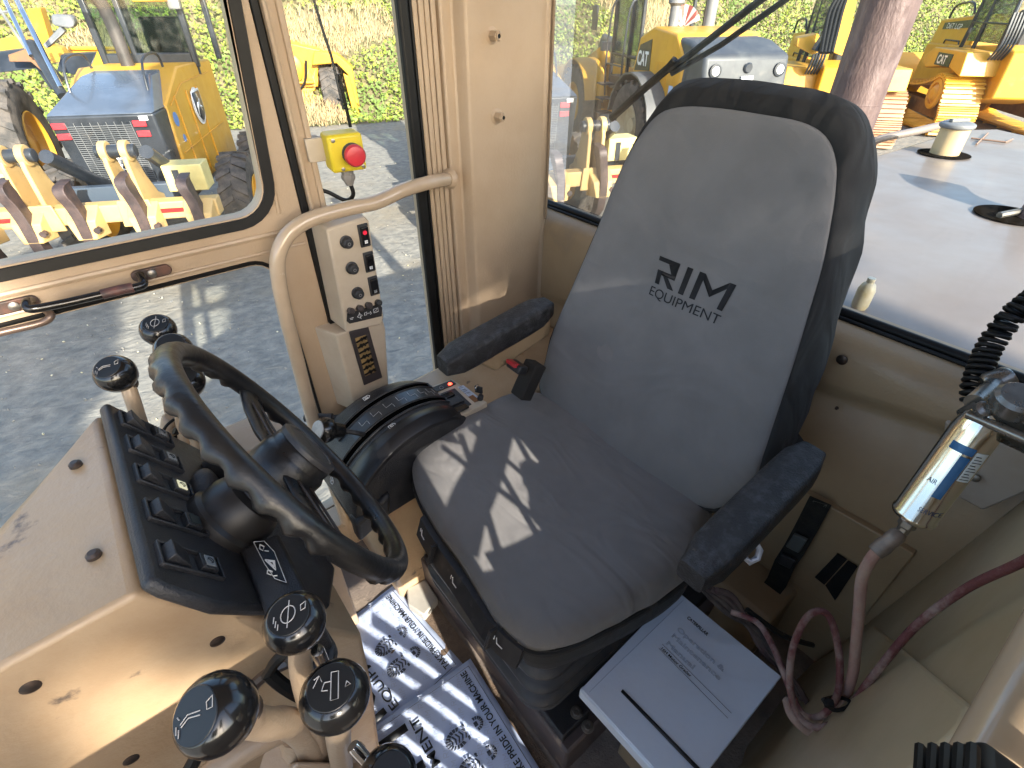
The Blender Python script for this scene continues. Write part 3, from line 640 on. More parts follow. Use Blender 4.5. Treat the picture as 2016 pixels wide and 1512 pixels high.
lines([[dz(499, 1067), dz(520, 1065), dz(540, 1086), dz(564, 1147), dz(541, 1139), dz(521, 1110), dz(499, 1067)]], .0004, whitem, dp, 'decal_border')
wheel = thing('steering_wheel', 'worn black steering wheel with finger grips and a round hub', 'steering wheel', WC)
rings = []; NR = 168
for i in range(NR):
    th = 2*math.pi*i/NR; rad = wY*math.cos(th)+wU*math.sin(th); r = []
    spoke = min(abs(((th+math.pi) % (2*math.pi))-math.pi), abs(th-math.pi)) < .22
    for j in range(16):
        ph = 2*math.pi*j/16; d = rad*math.cos(ph)+wN*math.sin(ph)
        g = max(0, -math.sin(ph-.25))**1.6; rr = .0148+.0042*g*(0 if spoke else math.sin(th*36))
        r.append(WC+rad*.198+d*rr)
    rings.append(r)
rim = MB().loft(rings, closed=True).build('rim', blk_w, wheel, ang=0)
gvm = mk('worn_brown_groove', (.07, .045, .03), (.035, .025, .02), rough=.5)
for s in (1, -1):
    rr = []
    for t, w_, h_ in ((.03, .030, -.012), (.08, .026, -.016), (.14, .022, -.014), (.192, .024, -.004)):
        c = WC+wY*s*t+wN*h_; rr.append([c+wU*(w_*math.cos(a))+wN*(.008*math.sin(a)) for a in [2*math.pi*k/14 for k in range(14)]])
    spk = MB().loft(rr).build('spoke', blk_w, wheel)
    for o_ in (-.012, .012): MB().tube([WC+wY*s*.045+wU*o_-wN*.006, WC+wY*s*.17+wU*o_*.8-wN*.004], .0018, 6).build('spoke_groove', gvm, spk)
hub = MB().lathe(WC-wN*.05, wN, [(.034, 0), (.046, .012), (.049, .025), (.049, .050), (.046, .055), (.045, .057), (.045, .066), (.042, .070), (.0, .071)], 40).build('hub', blk_w, wheel)
MB().lathe(WC+wN*.020, wN, [(.045, 0), (.045, .006), (.041, .009), (.036, .009), (.035, .0075), (.0, .0075)], 40).build('horn_button', mk('horn_cap', (.03, .03, .032), (.045, .042, .04), rough=.4, ns=20), hub)
text('CATERPILLAR', WC+wN*.029+V(0, .026, 0)+wU*.0, (0, -1, 0), wU, .007, mk('embossed', (.008, .008, .008)), hub, 'embossed_name', width=.052)
# ================================================================ blade levers
def lever(name, label, c, fu, stem, r=.0265, icon=None, tan_stem=True, facen=None, group='ball-topped blade control levers', rs=.010):
    t = thing(name, label, 'lever', stem[-1], group=group)
    up = (facen or V(.45, -.15, 1)).normalized()
    prof = [(.30, -.92), (.62, -.80), (.86, -.52), (.99, -.12), (1.0, .12), (.93, .38), (.80, .58), (.70, .66), (.66, .685), (0, .69)]
    k = MB().lathe(c, up, [(a*r, b*r) for a, b in prof], 32).build('knob', blk_g, t, ang=60)
    a, b = ortho(up)
    MB().lathe(c+up*r*.69, up, [(.66*r, 0), (.64*r, .0006), (0, .0007)], 28).build('symbol_cap', mk('cap_face', (.010, .011, .012), rough=.42), k)
    if icon:
        # screen-right and screen-up directions laid onto the cap
        e1 = (RT-up*RT.dot(up)).normalized(); e2 = up.cross(e1)
        if e2.dot(UP) < 0: e2 = -e2
        o = c+up*(r*.69+.0012)
        lines([[o+e1*x*r+e2*y*r for x, y in s] for s in icon], .00045 if r < .03 else .0006, whitem if name == 'x' else mk('symbol_grey', (.42, .40, .38), rough=.5), k)
    MB().lathe(c-up*r*1.05, up, [(.011, -.006), (.013, 0), (.010, .008)], 16).build('collar', screwm, t)
    MB().tube(smooth_open([c-up*r*.9]+stem, 6), rs, 12).build('stem', tan if tan_stem else screwm, t)
    return t
ci = [[(.22*math.cos(a), .28*math.sin(a)) for a in [6.284*k/16 for k in range(17)]], [(-.1, .45), (.1, -.42)], [(.32, .30), (.45, .42), (.5, .2), (.38, .12), (.32, .30)], [(-.42, -.1), (-.38, -.3)], [(-.32, -.22), (-.28, -.42)], [(-.22, -.32), (-.18, -.5)]]
bi = [[(-.08, .38), (.12, .42), (.30, -.30), (.10, -.36), (-.08, .38)], [(-.2, .1), (-.02, .14)], [(-.05, -.1), (-.22, -.12), (-.2, .1)], [(-.48, -.05), (-.40, .28), (-.28, .12)], [(-.40, .28), (-.52, .16)], [(.42, .16), (.55, .08), (.42, 0), (.42, .16)]]
si = [[(-.35, -.2), (-.2, .02), (.15, .12)], [(-.3, -.25), (-.15, -.05), (.18, .03)], [(.28, .30), (.42, .45), (.5, .2), (.35, .15), (.28, .30)], [(-.5, -.05), (-.42, -.1)], [(-.46, -.25), (-.40, -.42)], [(-.36, -.3), (-.3, -.48)]]
nu = V(.18, -.30, 1)
lever('control_lever', 'black ball lever with a circle-and-pointer symbol, beside the folded black arm', PY(581, 1226, .30), 0, [PY(592, 1310, .30), PY(612, 1400, .29), PY(640, 1512, .29)], icon=ci, facen=V(-.10, -.10, 1), rs=.011)
lever('control_lever', 'black ball lever with a blade-and-arrow symbol lying over the paper', PY(660, 1371, .235), 0, [PY(665, 1440, .25), PY(672, 1500, .27), PY(680, 1590, .28)], r=.0285, icon=bi, facen=V(-.0, -.05, 1), rs=.012)
lever('control_lever', 'wide black knob lever over the tan console side, nearest to the left edge', PY(427, 1404, .26), 0, [PY(490, 1418, .275), PY(530, 1425, .28), PY(570, 1425, .29), PY(610, 1470, .29), PY(625, 1560, .29)], r=.029, icon=si, facen=V(-.55, -.15, 1), rs=.014)
lever('control_lever', 'black ball lever cut off by the bottom edge beside the papers', PY(764, 1530, .19), 0, [PY(740, 1560, .23), PY(720, 1620, .25)], r=.026, facen=nu)
fu_ = V(.0, -.25, 1)
lever('control_lever', 'black ball lever standing alone left of the wheel before the door glass', PZ(228, 736, .93), 0, [PY(262, 790, .80), PY(283, 850, .81), PY(310, 900, .82), PY(360, 940, .83)], facen=V(-.25, -.35, 1), icon=si)
lever('control_lever', 'topmost black ball lever rising above the steering wheel rim', PZ(312, 650, .92), 0, [PY(322, 700, .90), PY(335, 800, .88), PY(350, 880, .86), PY(365, 940, .85)], facen=V(-.0, -.45, 1), icon=ci)
lever('control_lever', 'black ball lever half hidden by the top of the steering wheel rim', PZ(342, 690, .93), 0, [PY(350, 760, .83), PY(362, 850, .82), PY(375, 930, .82)], facen=V(0, -.45, 1))
lever('control_lever', 'black ball lever seen through the steering wheel, lowest of the far group', PZ(366, 752, .89), 0, [PY(375, 800, .82), PY(385, 860, .81), PY(395, 930, .81)], facen=V(.0, -.4, 1))
def slever(label, a, b, r):
    t = thing('plunger_pin', label, 'pin', b, group='bright steel pins among the levers')
    d = (b-a); MB().lathe(a, d, [(r*.9, 0), (r, .003), (r, d.length), (r*.6, d.length)], 16).build('pin', chrome, t)
    MB().lathe(b, d, [(r*1.15, -.006), (r*1.15, .004)], 12).build('pin_collar', screwm, t)
slever('bright steel pin between the circle-symbol lever and the paper', PY(624, 1280, .28), PY(640, 1316, .29), .006)
slever('bright steel pin above the lever cut off by the bottom edge', PY(694, 1468, .24), PY(735, 1512, .22), .0065)
# lever linkage castings near and far
ln = thing('lever_linkage', 'tan cast linkage bracket below the near levers', 'linkage', (0, .30, 0))
mb = MB()
for pts, r in (([(380, 1560), (440, 1505), (520, 1455), (600, 1420)], .012), ([(590, 1430), (600, 1512), (600, 1600)], .022), ([(545, 1500), (640, 1512)], .02), ([(700, 1480), (690, 1600)], .013)):
    mb.tube(smooth_open([PY(u, v, .31) for u, v in pts], 5), r, 12)
mb.build('link_arm', tan, ln)
mb = MB(); mb.hexa([PY(560, 1500, .34), PY(700, 1500, .34), PY(720, 1700, .34), PY(540, 1700, .34)], [PY(575, 1500, .27), PY(690, 1500, .27), PY(700, 1700, .27), PY(560, 1700, .27)]); mb.build('bracket', tan, ln, bevel=.006)
MB().tube(smooth_open([PY(525, 1330, .36), PY(545, 1300, .355), PY(575, 1278, .35), PY(600, 1290, .34)], 6), .006, 8).build('cable_loop', rub, ln)
MB().tube(smooth_open([PY(528, 1325, .36), PY(560, 1352, .35), PY(600, 1375, .34), PY(625, 1380, .34)], 6), .008, 8).build('cable', rub, ln)
MB().tube(smooth_open([PY(400, 1430, .36), PY(395, 1470, .36), PY(370, 1520, .36), PY(330, 1580, .36)], 6), .007, 8).build('cable', rub, ln)
MB().tube(smooth_open([PY(470, 1400, .40), PY(500, 1350, .40), PY(535, 1320, .39), PY(575, 1300, .38)], 6), .007, 8).build('cable', mk('brown_hose', (.05, .035, .03), rough=.4), ln)
lf2 = thing('lever_linkage', 'tan cast linkage bracket behind the steering wheel', 'linkage', (0, .85, 0))
mb = MB()
for pts, r in (([(300, 905), (350, 910), (400, 925)], .022), ([(330, 880), (335, 850), (340, 820)], .016), ([(372, 900), (378, 860), (382, 835)], .018), ([(300, 870), (330, 855)], .010)):
    mb.tube(smooth_open([PY(u, v, .86) for u, v in pts], 4), r, 12)
mb.box((.05, .86, .35), (.14, .10, .70)); mb.build('bracket', tan, lf2, bevel=.005)
mb = MB(); mb.tube(smooth_open([PY(318, 855, .84), PY(328, 838, .83), PY(342, 826, .84)], 5), .0025, 6); mb.tube(smooth_open([PY(328, 880, .84), PY(342, 862, .82), PY(362, 855, .84)], 5), .0025, 6); mb.tube([PY(342, 848, .82), PY(352, 850, .82)], .006, 8)
mb.build('wire', rub, lf2)
# ================================================================ transmission quadrant
qd = thing('shift_console', 'black transmission shift console with curved slots and a tan switch plate', 'shift console', (.4, .93, 0))
MB().hexa([V(.24, .80, 0), V(1.0, .80, 0), V(1.0, 1.13, 0), V(.24, 1.13, 0)], [V(.245, .815, .44), V(1.0, .83, .50), V(1.0, 1.12, .50), V(.245, 1.12, .44)]).build('console_box', tan_w, qd, bevel=.012, seg=3)
arc = smooth_open([V(.180, 0, .395), V(.19, 0, .43), V(.215, 0, .475), V(.26, 0, .515), V(.32, 0, .545), V(.39, 0, .558), V(.45, 0, .552), V(.49, 0, .535), V(.515, 0, .515)], 4)
def an(i):
    a, b = arc[max(i-1, 0)], arc[min(i+1, len(arc)-1)]; t = (b-a).normalized(); return V(-t.z, 0, t.x)
rings = []
for i, p in enumerate(arc):
    n = an(i); t = i/(len(arc)-1); y0 = .79+.03*t; y1 = 1.07-.05*t
    L = [V(p.x, y0, .36), V(p.x, y0, p.z-.03*(1-t)-.02), V(p.x, y0+.012, p.z-.006), V(p.x, y0+.03, p.z), V(p.x, y1-.03, p.z), V(p.x, y1-.01, p.z-.008), V(p.x, y1, p.z-.03), V(p.x, y1, .36)]
    rings.append(L)
qb = MB().loft(rings).build('quadrant_body', blk, qd, bevel=.003, ang=35)
def aq(i, y, h=0): p = arc[i]; return V(p.x, y, p.z)+an(i)*h
def strip(name, y0, y1, i0, i1, h, mat, th=.002):
    mb = MB(); rr = []
    for i in range(i0, i1+1): rr.append([aq(i, y0, h-th), aq(i, y1, h-th), aq(i, y1, h), aq(i, y0, h)])
    return mb.loft(rr).build(name, mat, qd, bevel=0, ang=40)
for y0, y1, i0, i1 in ((.968, .985, 10, 29), (.893, .912, 8, 30)):
    strip('gate_slot', y0, y1, i0, i1, .0015, mk('slot_shade_black', (.002, .002, .002), rough=.9, spec=0))  # black strip painted for the dark of an open slot
    mb = MB(); mb.tube([aq(i, y0-.002, .002) for i in range(i0, i1+1)]+[aq(i, y1+.002, .002) for i in range(i1, i0-1, -1)], .0032, 8, closed=True); mb.build('slot_rim', blk, qd)
strip('gear_plate', .918, .962, 12, 29, .003, mk('plate_grey_black', (.035, .04, .045), rough=.3))
mb = MB()
for i in range(14, 29, 2):
    mb.tube([aq(i, .954, .0035), aq(i, .944, .0035)], .0006, 4); mb.tube([aq(i+1, .936, .0035), aq(i+1, .924, .0035)], .0006, 4); mb.tube([aq(i, .942, .0035), aq(i, .936, .0035), aq(i+1, .939, .0035)], .0006, 4)
mb.build('gear_marks', mk('pale_mark', (.45, .45, .45)), qd)
# swelling cover on the near side
rings = []
for i in range(6, len(arc)-2):
    t = (i-6)/(len(arc)-9); hgt = .020*math.sin(math.pi*min(1, t*1.02))**.6; p = arc[i]
    rings.append([V(p.x, .800+.02*t, p.z-.045), V(p.x, .806+.02*t, p.z-.012+hgt*.3), V(p.x, .83+.02*t, p.z+hgt*.5), V(p.x, .862, p.z+hgt*.35), V(p.x, .884, p.z-.004)])
MB().loft(rings).build('side_cover', mk('satin_black_cover', (.010, .010, .012), rough=.42), qd, bevel=.002, ang=50)
def mark(i, y, segs, s=.008, col=whitem, nm='symbol'):
    o = aq(i, y, .003); t = (arc[i+1]-arc[i]).normalized(); return lines([[o+V(0, 1, 0)*(-a*s)+t*(b*s) for a, b in q] for q in segs], .0008, col, qd, nm)
tri = [[(-.7, -1), (.7, -1), (.7, .6), (0, 1.2), (-.7, .6), (-.7, -1)], [(-.3, -.5), (.3, -.5), (.3, .4), (-.3, .4), (-.3, -.5)]]
mark(17, 1.008, tri); mark(17, .873, tri); mark(6, .875, [[(-.6, -.8), (-.6, .8), (.6, -.8), (.6, .8)]])
mark(3, .93, [[(1.1*math.cos(a*.45), 1.1*math.sin(a*.45)) for a in range(15)], [(-.3, -.6), (-.3, .6), (.4, .5), (.4, 0), (-.3, 0)]])
mark(6, .985, [[(-.4, 0), (.4, 0)], [(0, -.5), (0, .5)]])
# shift lever
a = PZ(705, 853, .545); b = PZ(640, 841, .575)
MB().tube(smooth_open([V(.30, .93, .50), a+V(0, 0, 0), a.lerp(b, .5)], 4), .006, 10).build('lever_rod', blk, qd)
d = ((b-a).normalized()*.7+(CAM-b).normalized()*.55+V(-.25, 0, 0)).normalized(); kb = MB().lathe(a.lerp(b, .45), d, [(.010, 0), (.016, .004), (.018, .018), (.019, .030), (.026, .036), (.029, .045), (.028, .057), (.022, .066)], 24).build('lever_knob', blk_g, qd)
tip = a.lerp(b, .45)+d*.0665
MB().lathe(tip, d, [(.021, 0), (.020, .002), (0, .0025)], 24).build('knob_badge', mk('silver_badge', (.45, .45, .46), (.3, .3, .32), rough=.3, ns=60), kb)
MB().cyl(PZ(600, 822, .50), PZ(655, 822, .50), .011, 16).build('park_handle', blk, qd, bevel=.001); MB().cyl(PZ(655, 822, .50), PZ(700, 815, .50), .006).build('park_rod', blk, qd)
MB().hexa([V(.175, .79, .33), V(.26, .79, .37), V(.26, .83, .37), V(.175, .83, .33)], [V(.175, .785, .40), V(.27, .785, .44), V(.27, .83, .44), V(.175, .83, .40)]).build('front_foot', blk, qd, bevel=.010, seg=3)
# tan switch plate behind the quadrant
zp = .52; sp_ = [PZ(u, v, zp) for u, v in ((822, 768), (890, 746), (960, 792), (884, 829))]
sp = MB().prism(sp_, V(0, 0, -.03)).build('switch_plate', cream, qd, bevel=.003)
def zq(pts, h, name, m, par, th=.003, bev=.0008): return MB().prism([PZ(u, v, zp+h) for u, v in pts], V(0, 0, -th)).build(name, m, par, bevel=bev)
zq(((850, 763), (888, 748), (898, 755), (860, 771)), .003, 'lamp_strip', blk, sp)
MB().lathe(PZ(886, 756, zp+.004), (0, 0, 1), [(.0055, 0), (.005, .0015)], 20).build('red_lamp', emis('lit_red_lamp', (1, .06, .03), 2.2), sp)
lines([[PZ(869+4*math.cos(k*.6), 763+3*math.sin(k*.6), zp+.004) for k in range(11)]], .0005, mk('grey_mark', (.35, .37, .4)), sp)
zq(((852, 780), (895, 764), (928, 795), (890, 818)), .0025, 'switch_bezel', blk, sp)
for qd_ in (((860, 780), (888, 769), (896, 776), (868, 787)), ((870, 790), (903, 778), (914, 788), (882, 801)), ((887, 805), (916, 794), (924, 800), (896, 814))): zq(qd_, .008, 'rocker', blk_g if qd_[0][0] != 870 else blk, sp, .006, .0015)
zq(((901, 762), (912, 758), (948, 786), (936, 792)), .002, 'warning_label', mk('label_white', (.5, .55, .62), (.4, .42, .5), rough=.4, ns=200), sp, .001, 0)
zq(((922, 781), (931, 777), (944, 788), (935, 792)), .0025, 'label_brown_box', mk('label_brown', (.22, .09, .03)), sp, .001, 0)
zl = zp+.003; lines([[PZ(904+i*8, 762+i*6.4, zl), PZ(910+i*8, 760+i*6.4, zl)] for i in range(3)]+[[PZ(904+i*4, 765+i*3.2, zl), PZ(912+i*4, 762+i*3.2, zl)] for i in range(4)], .0005, inkm, sp, 'label_print')
k0 = PZ(945, 785, .53); ky = thing('ignition_key', 'small steel key with a black head in the tan switch plate', 'key', k0)
MB().lathe(k0, (.1, -.3, 1), [(.008, 0), (.007, .012), (.004, .014)], 16).build('lock_barrel', blk, ky); MB().box(k0+V(.004, .01, .022), (.006, .022, .02), rotz(.5)).build('key_head', blk, ky, bevel=.002); MB().box(k0+V(0, .012, .03), (.02, .004, .008), rotz(.6)).build('key_tab', chrome, ky, bevel=.001)
# ================================================================ floor papers
paper = mk('printed_paper', (.54, .63, .84), (.52, .61, .82), rough=.55, ns=3, bump=.15, bs=12)
printm = mk('print_blue_grey', (.05, .06, .085), rough=.6)
wmk = mk('watermark_grey', (.46, .52, .66), rough=.6)
def footprint(P0, ux, uy, s, flip):
    polys = []
    def T(x, y): return P0+ux*(x*s*flip)+uy*(y*s)
    def outline(cx, cy, rx, ry, n, a0, a1, w_):
        for i in range(n):
            t0 = a0+(a1-a0)*(i+.08)/n; t1 = a0+(a1-a0)*(i+.88)/n
            polys.append([T(cx+rx*math.cos(t0), cy+ry*math.sin(t0)), T(cx+rx*math.cos(t1), cy+ry*math.sin(t1)), T(cx+rx*w_*math.cos(t1), cy+ry*w_*math.sin(t1)), T(cx+rx*w_*math.cos(t0), cy+ry*w_*math.sin(t0))])
    outline(0, .25, .40, .55, 13, -.5, 3.64, .62)
    for k in range(5):
        y = -.12+k*.17; polys.append([T(-.2, y), T(0, y-.10), T(0, y-.03), T(-.2, y+.07)]); polys.append([T(.2, y), T(0, y-.10), T(0, y-.03), T(.2, y+.07)])
    outline(0, -.72, .30, .32, 9, 2.9, 6.5, .55)
    polys.append([T(-.1, -.78), T(.1, -.78), T(.1, -.62), T(-.1, -.62)])
    for k in (-1, 1): polys.append([T(k*.34, -.25), T(k*.2, -.25), T(k*.2, -.15), T(k*.36, -.15)])
    return polys
def paper_mat(label, corner, w_, h_, z, ang, text2=True):
    # corner: the far corner at the seat side; u runs along the reading direction (+Y turned by ang), v across
    t = thing('paper_mat', label, 'paper mat', corner, group='printed paper floor mats')
    ux = V(math.sin(ang), math.cos(ang), 0); vy = V(-math.cos(ang), math.sin(ang), 0)   # ux reading dir, vy = text up
    def T(a, b, h=0): return V(corner.x, corner.y, z+h)-ux*(w_-a)+vy*b
    rows = []
    for j in range(17):
        rows.append([T(w_*i/16, h_*j/16, .0025*noise.noise(V(i*.35, j*.35, z*99))+.0012*abs(noise.noise(V(i*.9, j*.2, 3)))) for i in range(17)])
    top = MB().grid(rows).build('sheet', paper, t, ang=0)
    m = top.modifiers.new('thick', 'SOLIDIFY'); m.thickness = .0006; m.offset = -1
    H = .0052
    b = .014; lines([[T(b, b, H), T(w_-b, b, H), T(w_-b, h_-b, H), T(b, h_-b, H), T(b, b, H)]], .0007, inkm, t, 'border_line')
    text('TAKE PRIDE IN YOUR MACHINE', T(w_*.07, .026, H), ux, vy, .015, inkm, t, 'slogan', width=w_*.87, bold=.02)
    pol = []
    for (a, bb, s, f) in ((w_*.36, .110, .052, 1), (w_*.57, .104, .052, -1)):
        polyset('boot_print', footprint(T(a, bb, H), ux, vy, s, f), printm, t, V(0, 0, 1), .0003)
    q = [T(w_*.12, .200, H), T(w_*.88, .200, H), T(w_*.88, .270, H), T(w_*.12, .270, H)]
    rim_word(q[0], q[1], q[2], q[3], V(0, 0, 1), inkm, t, 'logo')
    text('EQUIPMENT', T(w_*.12, .170, H), ux, vy, .020, inkm, t, 'logo_text', width=w_*.76, bold=.01)
    pol = []
    proto = None
    mbw = MB()
    for j in range(7):
        for i in range(7):
            o = T(w_*.07+i*w_*.13+(j % 2)*.015, .05+j*.033, H-.0004); s = .012; d1 = (ux*1.0-vy*.35).normalized(); d2 = (vy+ux*.35).normalized()
            for seg in ([(0, 0), (0, 1), (.7, 1), (.7, .5), (0, .5)], [(.3, .5), (.75, 0)], [(1.1, 0), (1.1, 1)], [(1.5, 0), (1.5, 1), (1.9, .4), (2.3, 1), (2.3, 0)]):
                for (x0, y0), (x1, y1) in zip(seg[:-1], seg[1:]):
                    A_ = o+d1*(x0*s)+d2*(y0*s); B_ = o+d1*(x1*s)+d2*(y1*s); e = (B_-A_).cross(V(0, 0, 1)).normalized()*.0006
                    mbw.poly(A_-e, B_-e, B_+e, A_+e)
    mbw.build('watermarks', wmk, t, ang=0, keep=True)
    return t
paper_mat('pale blue printed paper mat lying nearer the steering wheel', PZ(776, 1152, .004), .31, .30, .004, R(-6))
paper_mat('pale blue printed paper mat overlapping the other, at the bottom edge', PZ(926, 1297, .013), .31, .30, .013, R(3))
# painted block and floor strip by the seat
pb = thing('floor_block', 'small chipped white block on the floor between paper and seat', 'block', PZ(815, 1180, 0))
MB().prism([PZ(u, v, .03) for u, v in ((800, 1158), (838, 1140), (862, 1178), (835, 1212), (803, 1190))], V(0, 0, -.03)).build('block', mk('chipped_white_paint', (.42, .40, .35), (.34, .32, .28), rough=.6, ns=10, stain=(.05, .045, .04), sts=40, stt=(.62, .68)), pb, bevel=.004)
fs = thing('floor_strip', 'tan carpet floor mat running beside the seat plinth', 'floor mat', (.2, .4, 0))
MB().hexa([V(.06, .0, .0005), V(.31, .0, .0005), V(.31, .84, .0005), V(.06, .84, .0005)], [V(.06, .0, .0035), V(.31, .0, .0035), V(.31, .84, .0035), V(.06, .84, .0035)]).build('mat', mk('tan_carpet', (.20, .14, .095), (.15, .105, .075), rough=.95, ns=60, bump=.8, bs=400), fs)
# ================================================================ binder
bd = thing('manual_binder', 'white ring binder with a printed manual cover leaning beside the seat', 'binder', (.5, .14, .3))
zb = .335; bx = [V(.355, .240, zb), V(.655, .252, zb), V(.665, .020, zb), V(.366, .020, zb)]
whiteb = mk('white_binder_vinyl', (.62, .68, .78), (.58, .64, .74), rough=.3, ns=4, bump=.06, bs=60, coat=.3)
cv = MB().prism(bx, V(0, 0, -.003)).build('front_cover', whiteb, bd, bevel=.0015)
MB().prism([p+V(.006 if i in (0, 3) else -.006, -.004 if i in (0, 1) else .006, -.0032) for i, p in enumerate(bx)], V(0, 0, -.026)).build('pages', mk('page_edges', (.6, .58, .52), (.5, .48, .42), rough=.8, ns=4, stretch=(1, 1, 300)), bd)
MB().prism([p+V(0, 0, -.0295) for p in bx], V(0, 0, -.003)).build('back_cover', whiteb, bd, bevel=.0015)
MB().prism([V(.352, .242, zb-.001), V(.366, .242, zb-.002), V(.375, .018, zb-.002), V(.362, .018, zb-.001)], V(0, 0, -.032)).build('spine', whiteb, bd, bevel=.004)
def bz(u, v): return PZ(u, v, zb+.0015)
lines([[bz(1160, 1363), bz(1345, 1182)]], .0006, mk('pocket_edge', (.4, .45, .55)), bd, 'cover_pocket')
bxd = V(-.012, -1, 0).normalized() if False else (bz(1535, 1335)-bz(1330, 1160)).normalized(); byd = V(0, 0, 1).cross(bxd)
text('CATERPILLAR', bz(1352, 1217), bxd, byd, .007, inkm, bd, 'maker_name', width=(bz(1392, 1252)-bz(1352, 1217)).length, bold=.03)
og = mk('outline_grey', (.36, .40, .47))
for s, (u, v), (u2, v2) in (('Operation &', (1332, 1240), (1424, 1322)), ('Maintenance', (1322, 1253), (1415, 1340)), ('Manual', (1311, 1268), (1364, 1317))):
    text(s, bz(u, v), bxd, byd, .010, og, bd, 'title', width=(bz(u2, v2)-bz(u, v)).length, outline=True)
text('16H Motor Grader', bz(1301, 1278), bxd, byd, .0058, inkm, bd, 'subtitle', width=(bz(1360, 1332)-bz(1301, 1278)).length, bold=.02)
lines([[bz(1304, 1268), bz(1440, 1404)], [bz(1297, 1276), bz(1433, 1414)]], .0004, inkm, bd, 'rule_lines')
text('SEBU7188', bz(1291, 1288), bxd, byd, .003, inkm, bd, 'code_line') if False else None
polyset('black_bar', [[bz(1222, 1362), bz(1226, 1357), bz(1425, 1560), bz(1418, 1566)]], inkm, bd, V(0, 0, 1))
MB().box((.53, .125, .15), (.18, .10, .295)).build('hidden_stand', tan_d, thing('storage_box', 'tan metal box under the white binder', 'box', (.51, .14, 0)), bevel=.005)
# ================================================================ strap, foam patch, hoses, can
webm = mk('black_webbing', (.012, .012, .011), (.03, .028, .022), rough=.9, ns=40, bump=.6, bs=500)
stp = thing('buckle_strap', 'black webbing strap with a grey side-release buckle on the rear wall', 'strap', PX(1580, 1050, .97))
def band(pts, wv, th, mat, name, par):
    rr = []
    for p, wd in pts: rr.append([p-wd, p+wd, p+wd+th, p-wd+th])
    return MB().loft(rr).build(name, mat, par, ang=60)
W = PX(1632, 993, .97)-PX(1598, 978, .97)
sb = band([(PX(u, v, x), W*.62) for u, v, x in ((1616, 985, .970), (1590, 1035, .962), (1565, 1080, .955), (1545, 1110, .950), (1530, 1145, .945), (1508, 1175, .955), (1480, 1205, .96))], 0, V(-.004, 0, 0), webm, 'webbing', stp)
q = [PX(u, v, .945) for u, v in ((1566, 1048), (1592, 1060), (1576, 1085), (1550, 1072))]
MB().prism(q, V(-.010, 0, 0)).build('buckle', mk('grey_buckle', (.10, .11, .105), rough=.4), stp, bevel=.002)
q = [PX(u, v, .944) for u, v in ((1540, 1086), (1570, 1100), (1562, 1118), (1534, 1104))]
MB().prism(q, V(-.010, 0, 0)).build('slide_adjuster', blk, stp, bevel=.003)
lines([[PX(1601, 986, .9655), PX(1628, 994, .9655), PX(1612, 1022, .9655), PX(1588, 1010, .9655), PX(1601, 986, .9655)], [PX(1601, 986, .9655), PX(1612, 1022, .9655)], [PX(1628, 994, .9655), PX(1588, 1010, .9655)]], .0006, mk('stitching', (.2, .19, .16)), stp, 'box_stitch')
fp = thing('hook_patch', 'two black square hook-and-loop patches on the tan rear wall', 'patch', PX(1645, 1130, .98))
for q in (((1605, 1135), (1649, 1089), (1668, 1101), (1624, 1150)), ((1626, 1151), (1670, 1103), (1689, 1115), (1645, 1181))): MB().prism([PX(u, v, .978) for u, v in q], V(-.003, 0, 0)).build('patch', mk('black_velcro', (.006, .006, .006), rough=1, bump=.5, bs=600), fp)
hosem = mk('dusty_maroon_hose', (.12, .035, .035), (.27, .19, .165), rough=.7, ns=22, amt=(.45, .6), bump=.3, bs=200)
hosem2 = mk('dusty_pink_hose', (.30, .17, .14), (.36, .26, .2), rough=.65, ns=16, amt=(.4, .65), bump=.2, bs=160)
h1 = thing('air_hose', 'dusty pinkish hose running down from the steel can fitting', 'hose', PD(1690, 1250, .82))
MB().tube(smooth_open([PD(*p) for p in ((1733, 1078, .66), (1712, 1105, .68), (1697, 1140, .70), (1692, 1190, .72), (1686, 1260, .74), (1678, 1330, .76), (1655, 1385, .78), (1640, 1400, .79), (1600, 1440, .80), (1562, 1412, .81), (1550, 1380, .84))], 6), .0074, 14).build('hose', hosem2, h1)
h2 = thing('air_hose', 'thin maroon hose looped and tied, running up to the right edge', 'hose', PD(1640, 1400, .78))
MB().tube(smooth_open([PD(*p) for p in ((2060, 1080, .50), (2000, 1112, .54), (1900, 1160, .60), (1800, 1235, .66), (1720, 1330, .72), (1680, 1385, .755), (1650, 1420, .76), (1605, 1432, .775), (1570, 1405, .79), (1555, 1350, .79), (1560, 1280, .78), (1585, 1220, .77), (1615, 1203, .765), (1638, 1225, .765), (1652, 1290, .765), (1652, 1350, .765), (1640, 1385, .765), (1610, 1412, .79), (1575, 1400, .81), (1545, 1330, .84), (1520, 1270, .88), (1490, 1225, .92), (1440, 1205, .95))], 7), .0052, 12).build('hose', hosem, h2)
MB().tube(smooth_open([PD(*p) for p in ((1620, 1378, .752), (1640, 1398, .742), (1668, 1392, .742), (1672, 1380, .752), (1645, 1372, .775), (1620, 1378, .752))], 4), .0028, 8).build('cable_tie', rub, h2)
MB().box(PD(1632, 1385, .745), (.012, .012, .010), rotz(.6)).build('tie_head', rub, h2, bevel=.002)
wc = thing('wire_bundle', 'dusty cables lying in the dark gap behind the seat', 'cables', PZ(1450, 1260, .05))
for i in range(4): MB().tube(smooth_open([PD(1375+i*12, 1150+i*4, 1.02-.01*i), PD(1430+i*6, 1205-i*8, 1.0), PD(1490+i*4, 1240+i*14, 1.0), PD(1530+i*8, 1300+i*10, .98), PD(1560+i*10, 1360+i*8, .98)], 6), .006, 8).build('cable', mk('dusty_cable_%d' % i, (.03+.02*i, .022+.01*i, .02+.01*i), (.10, .075, .06), rough=.8, ns=30), wc)
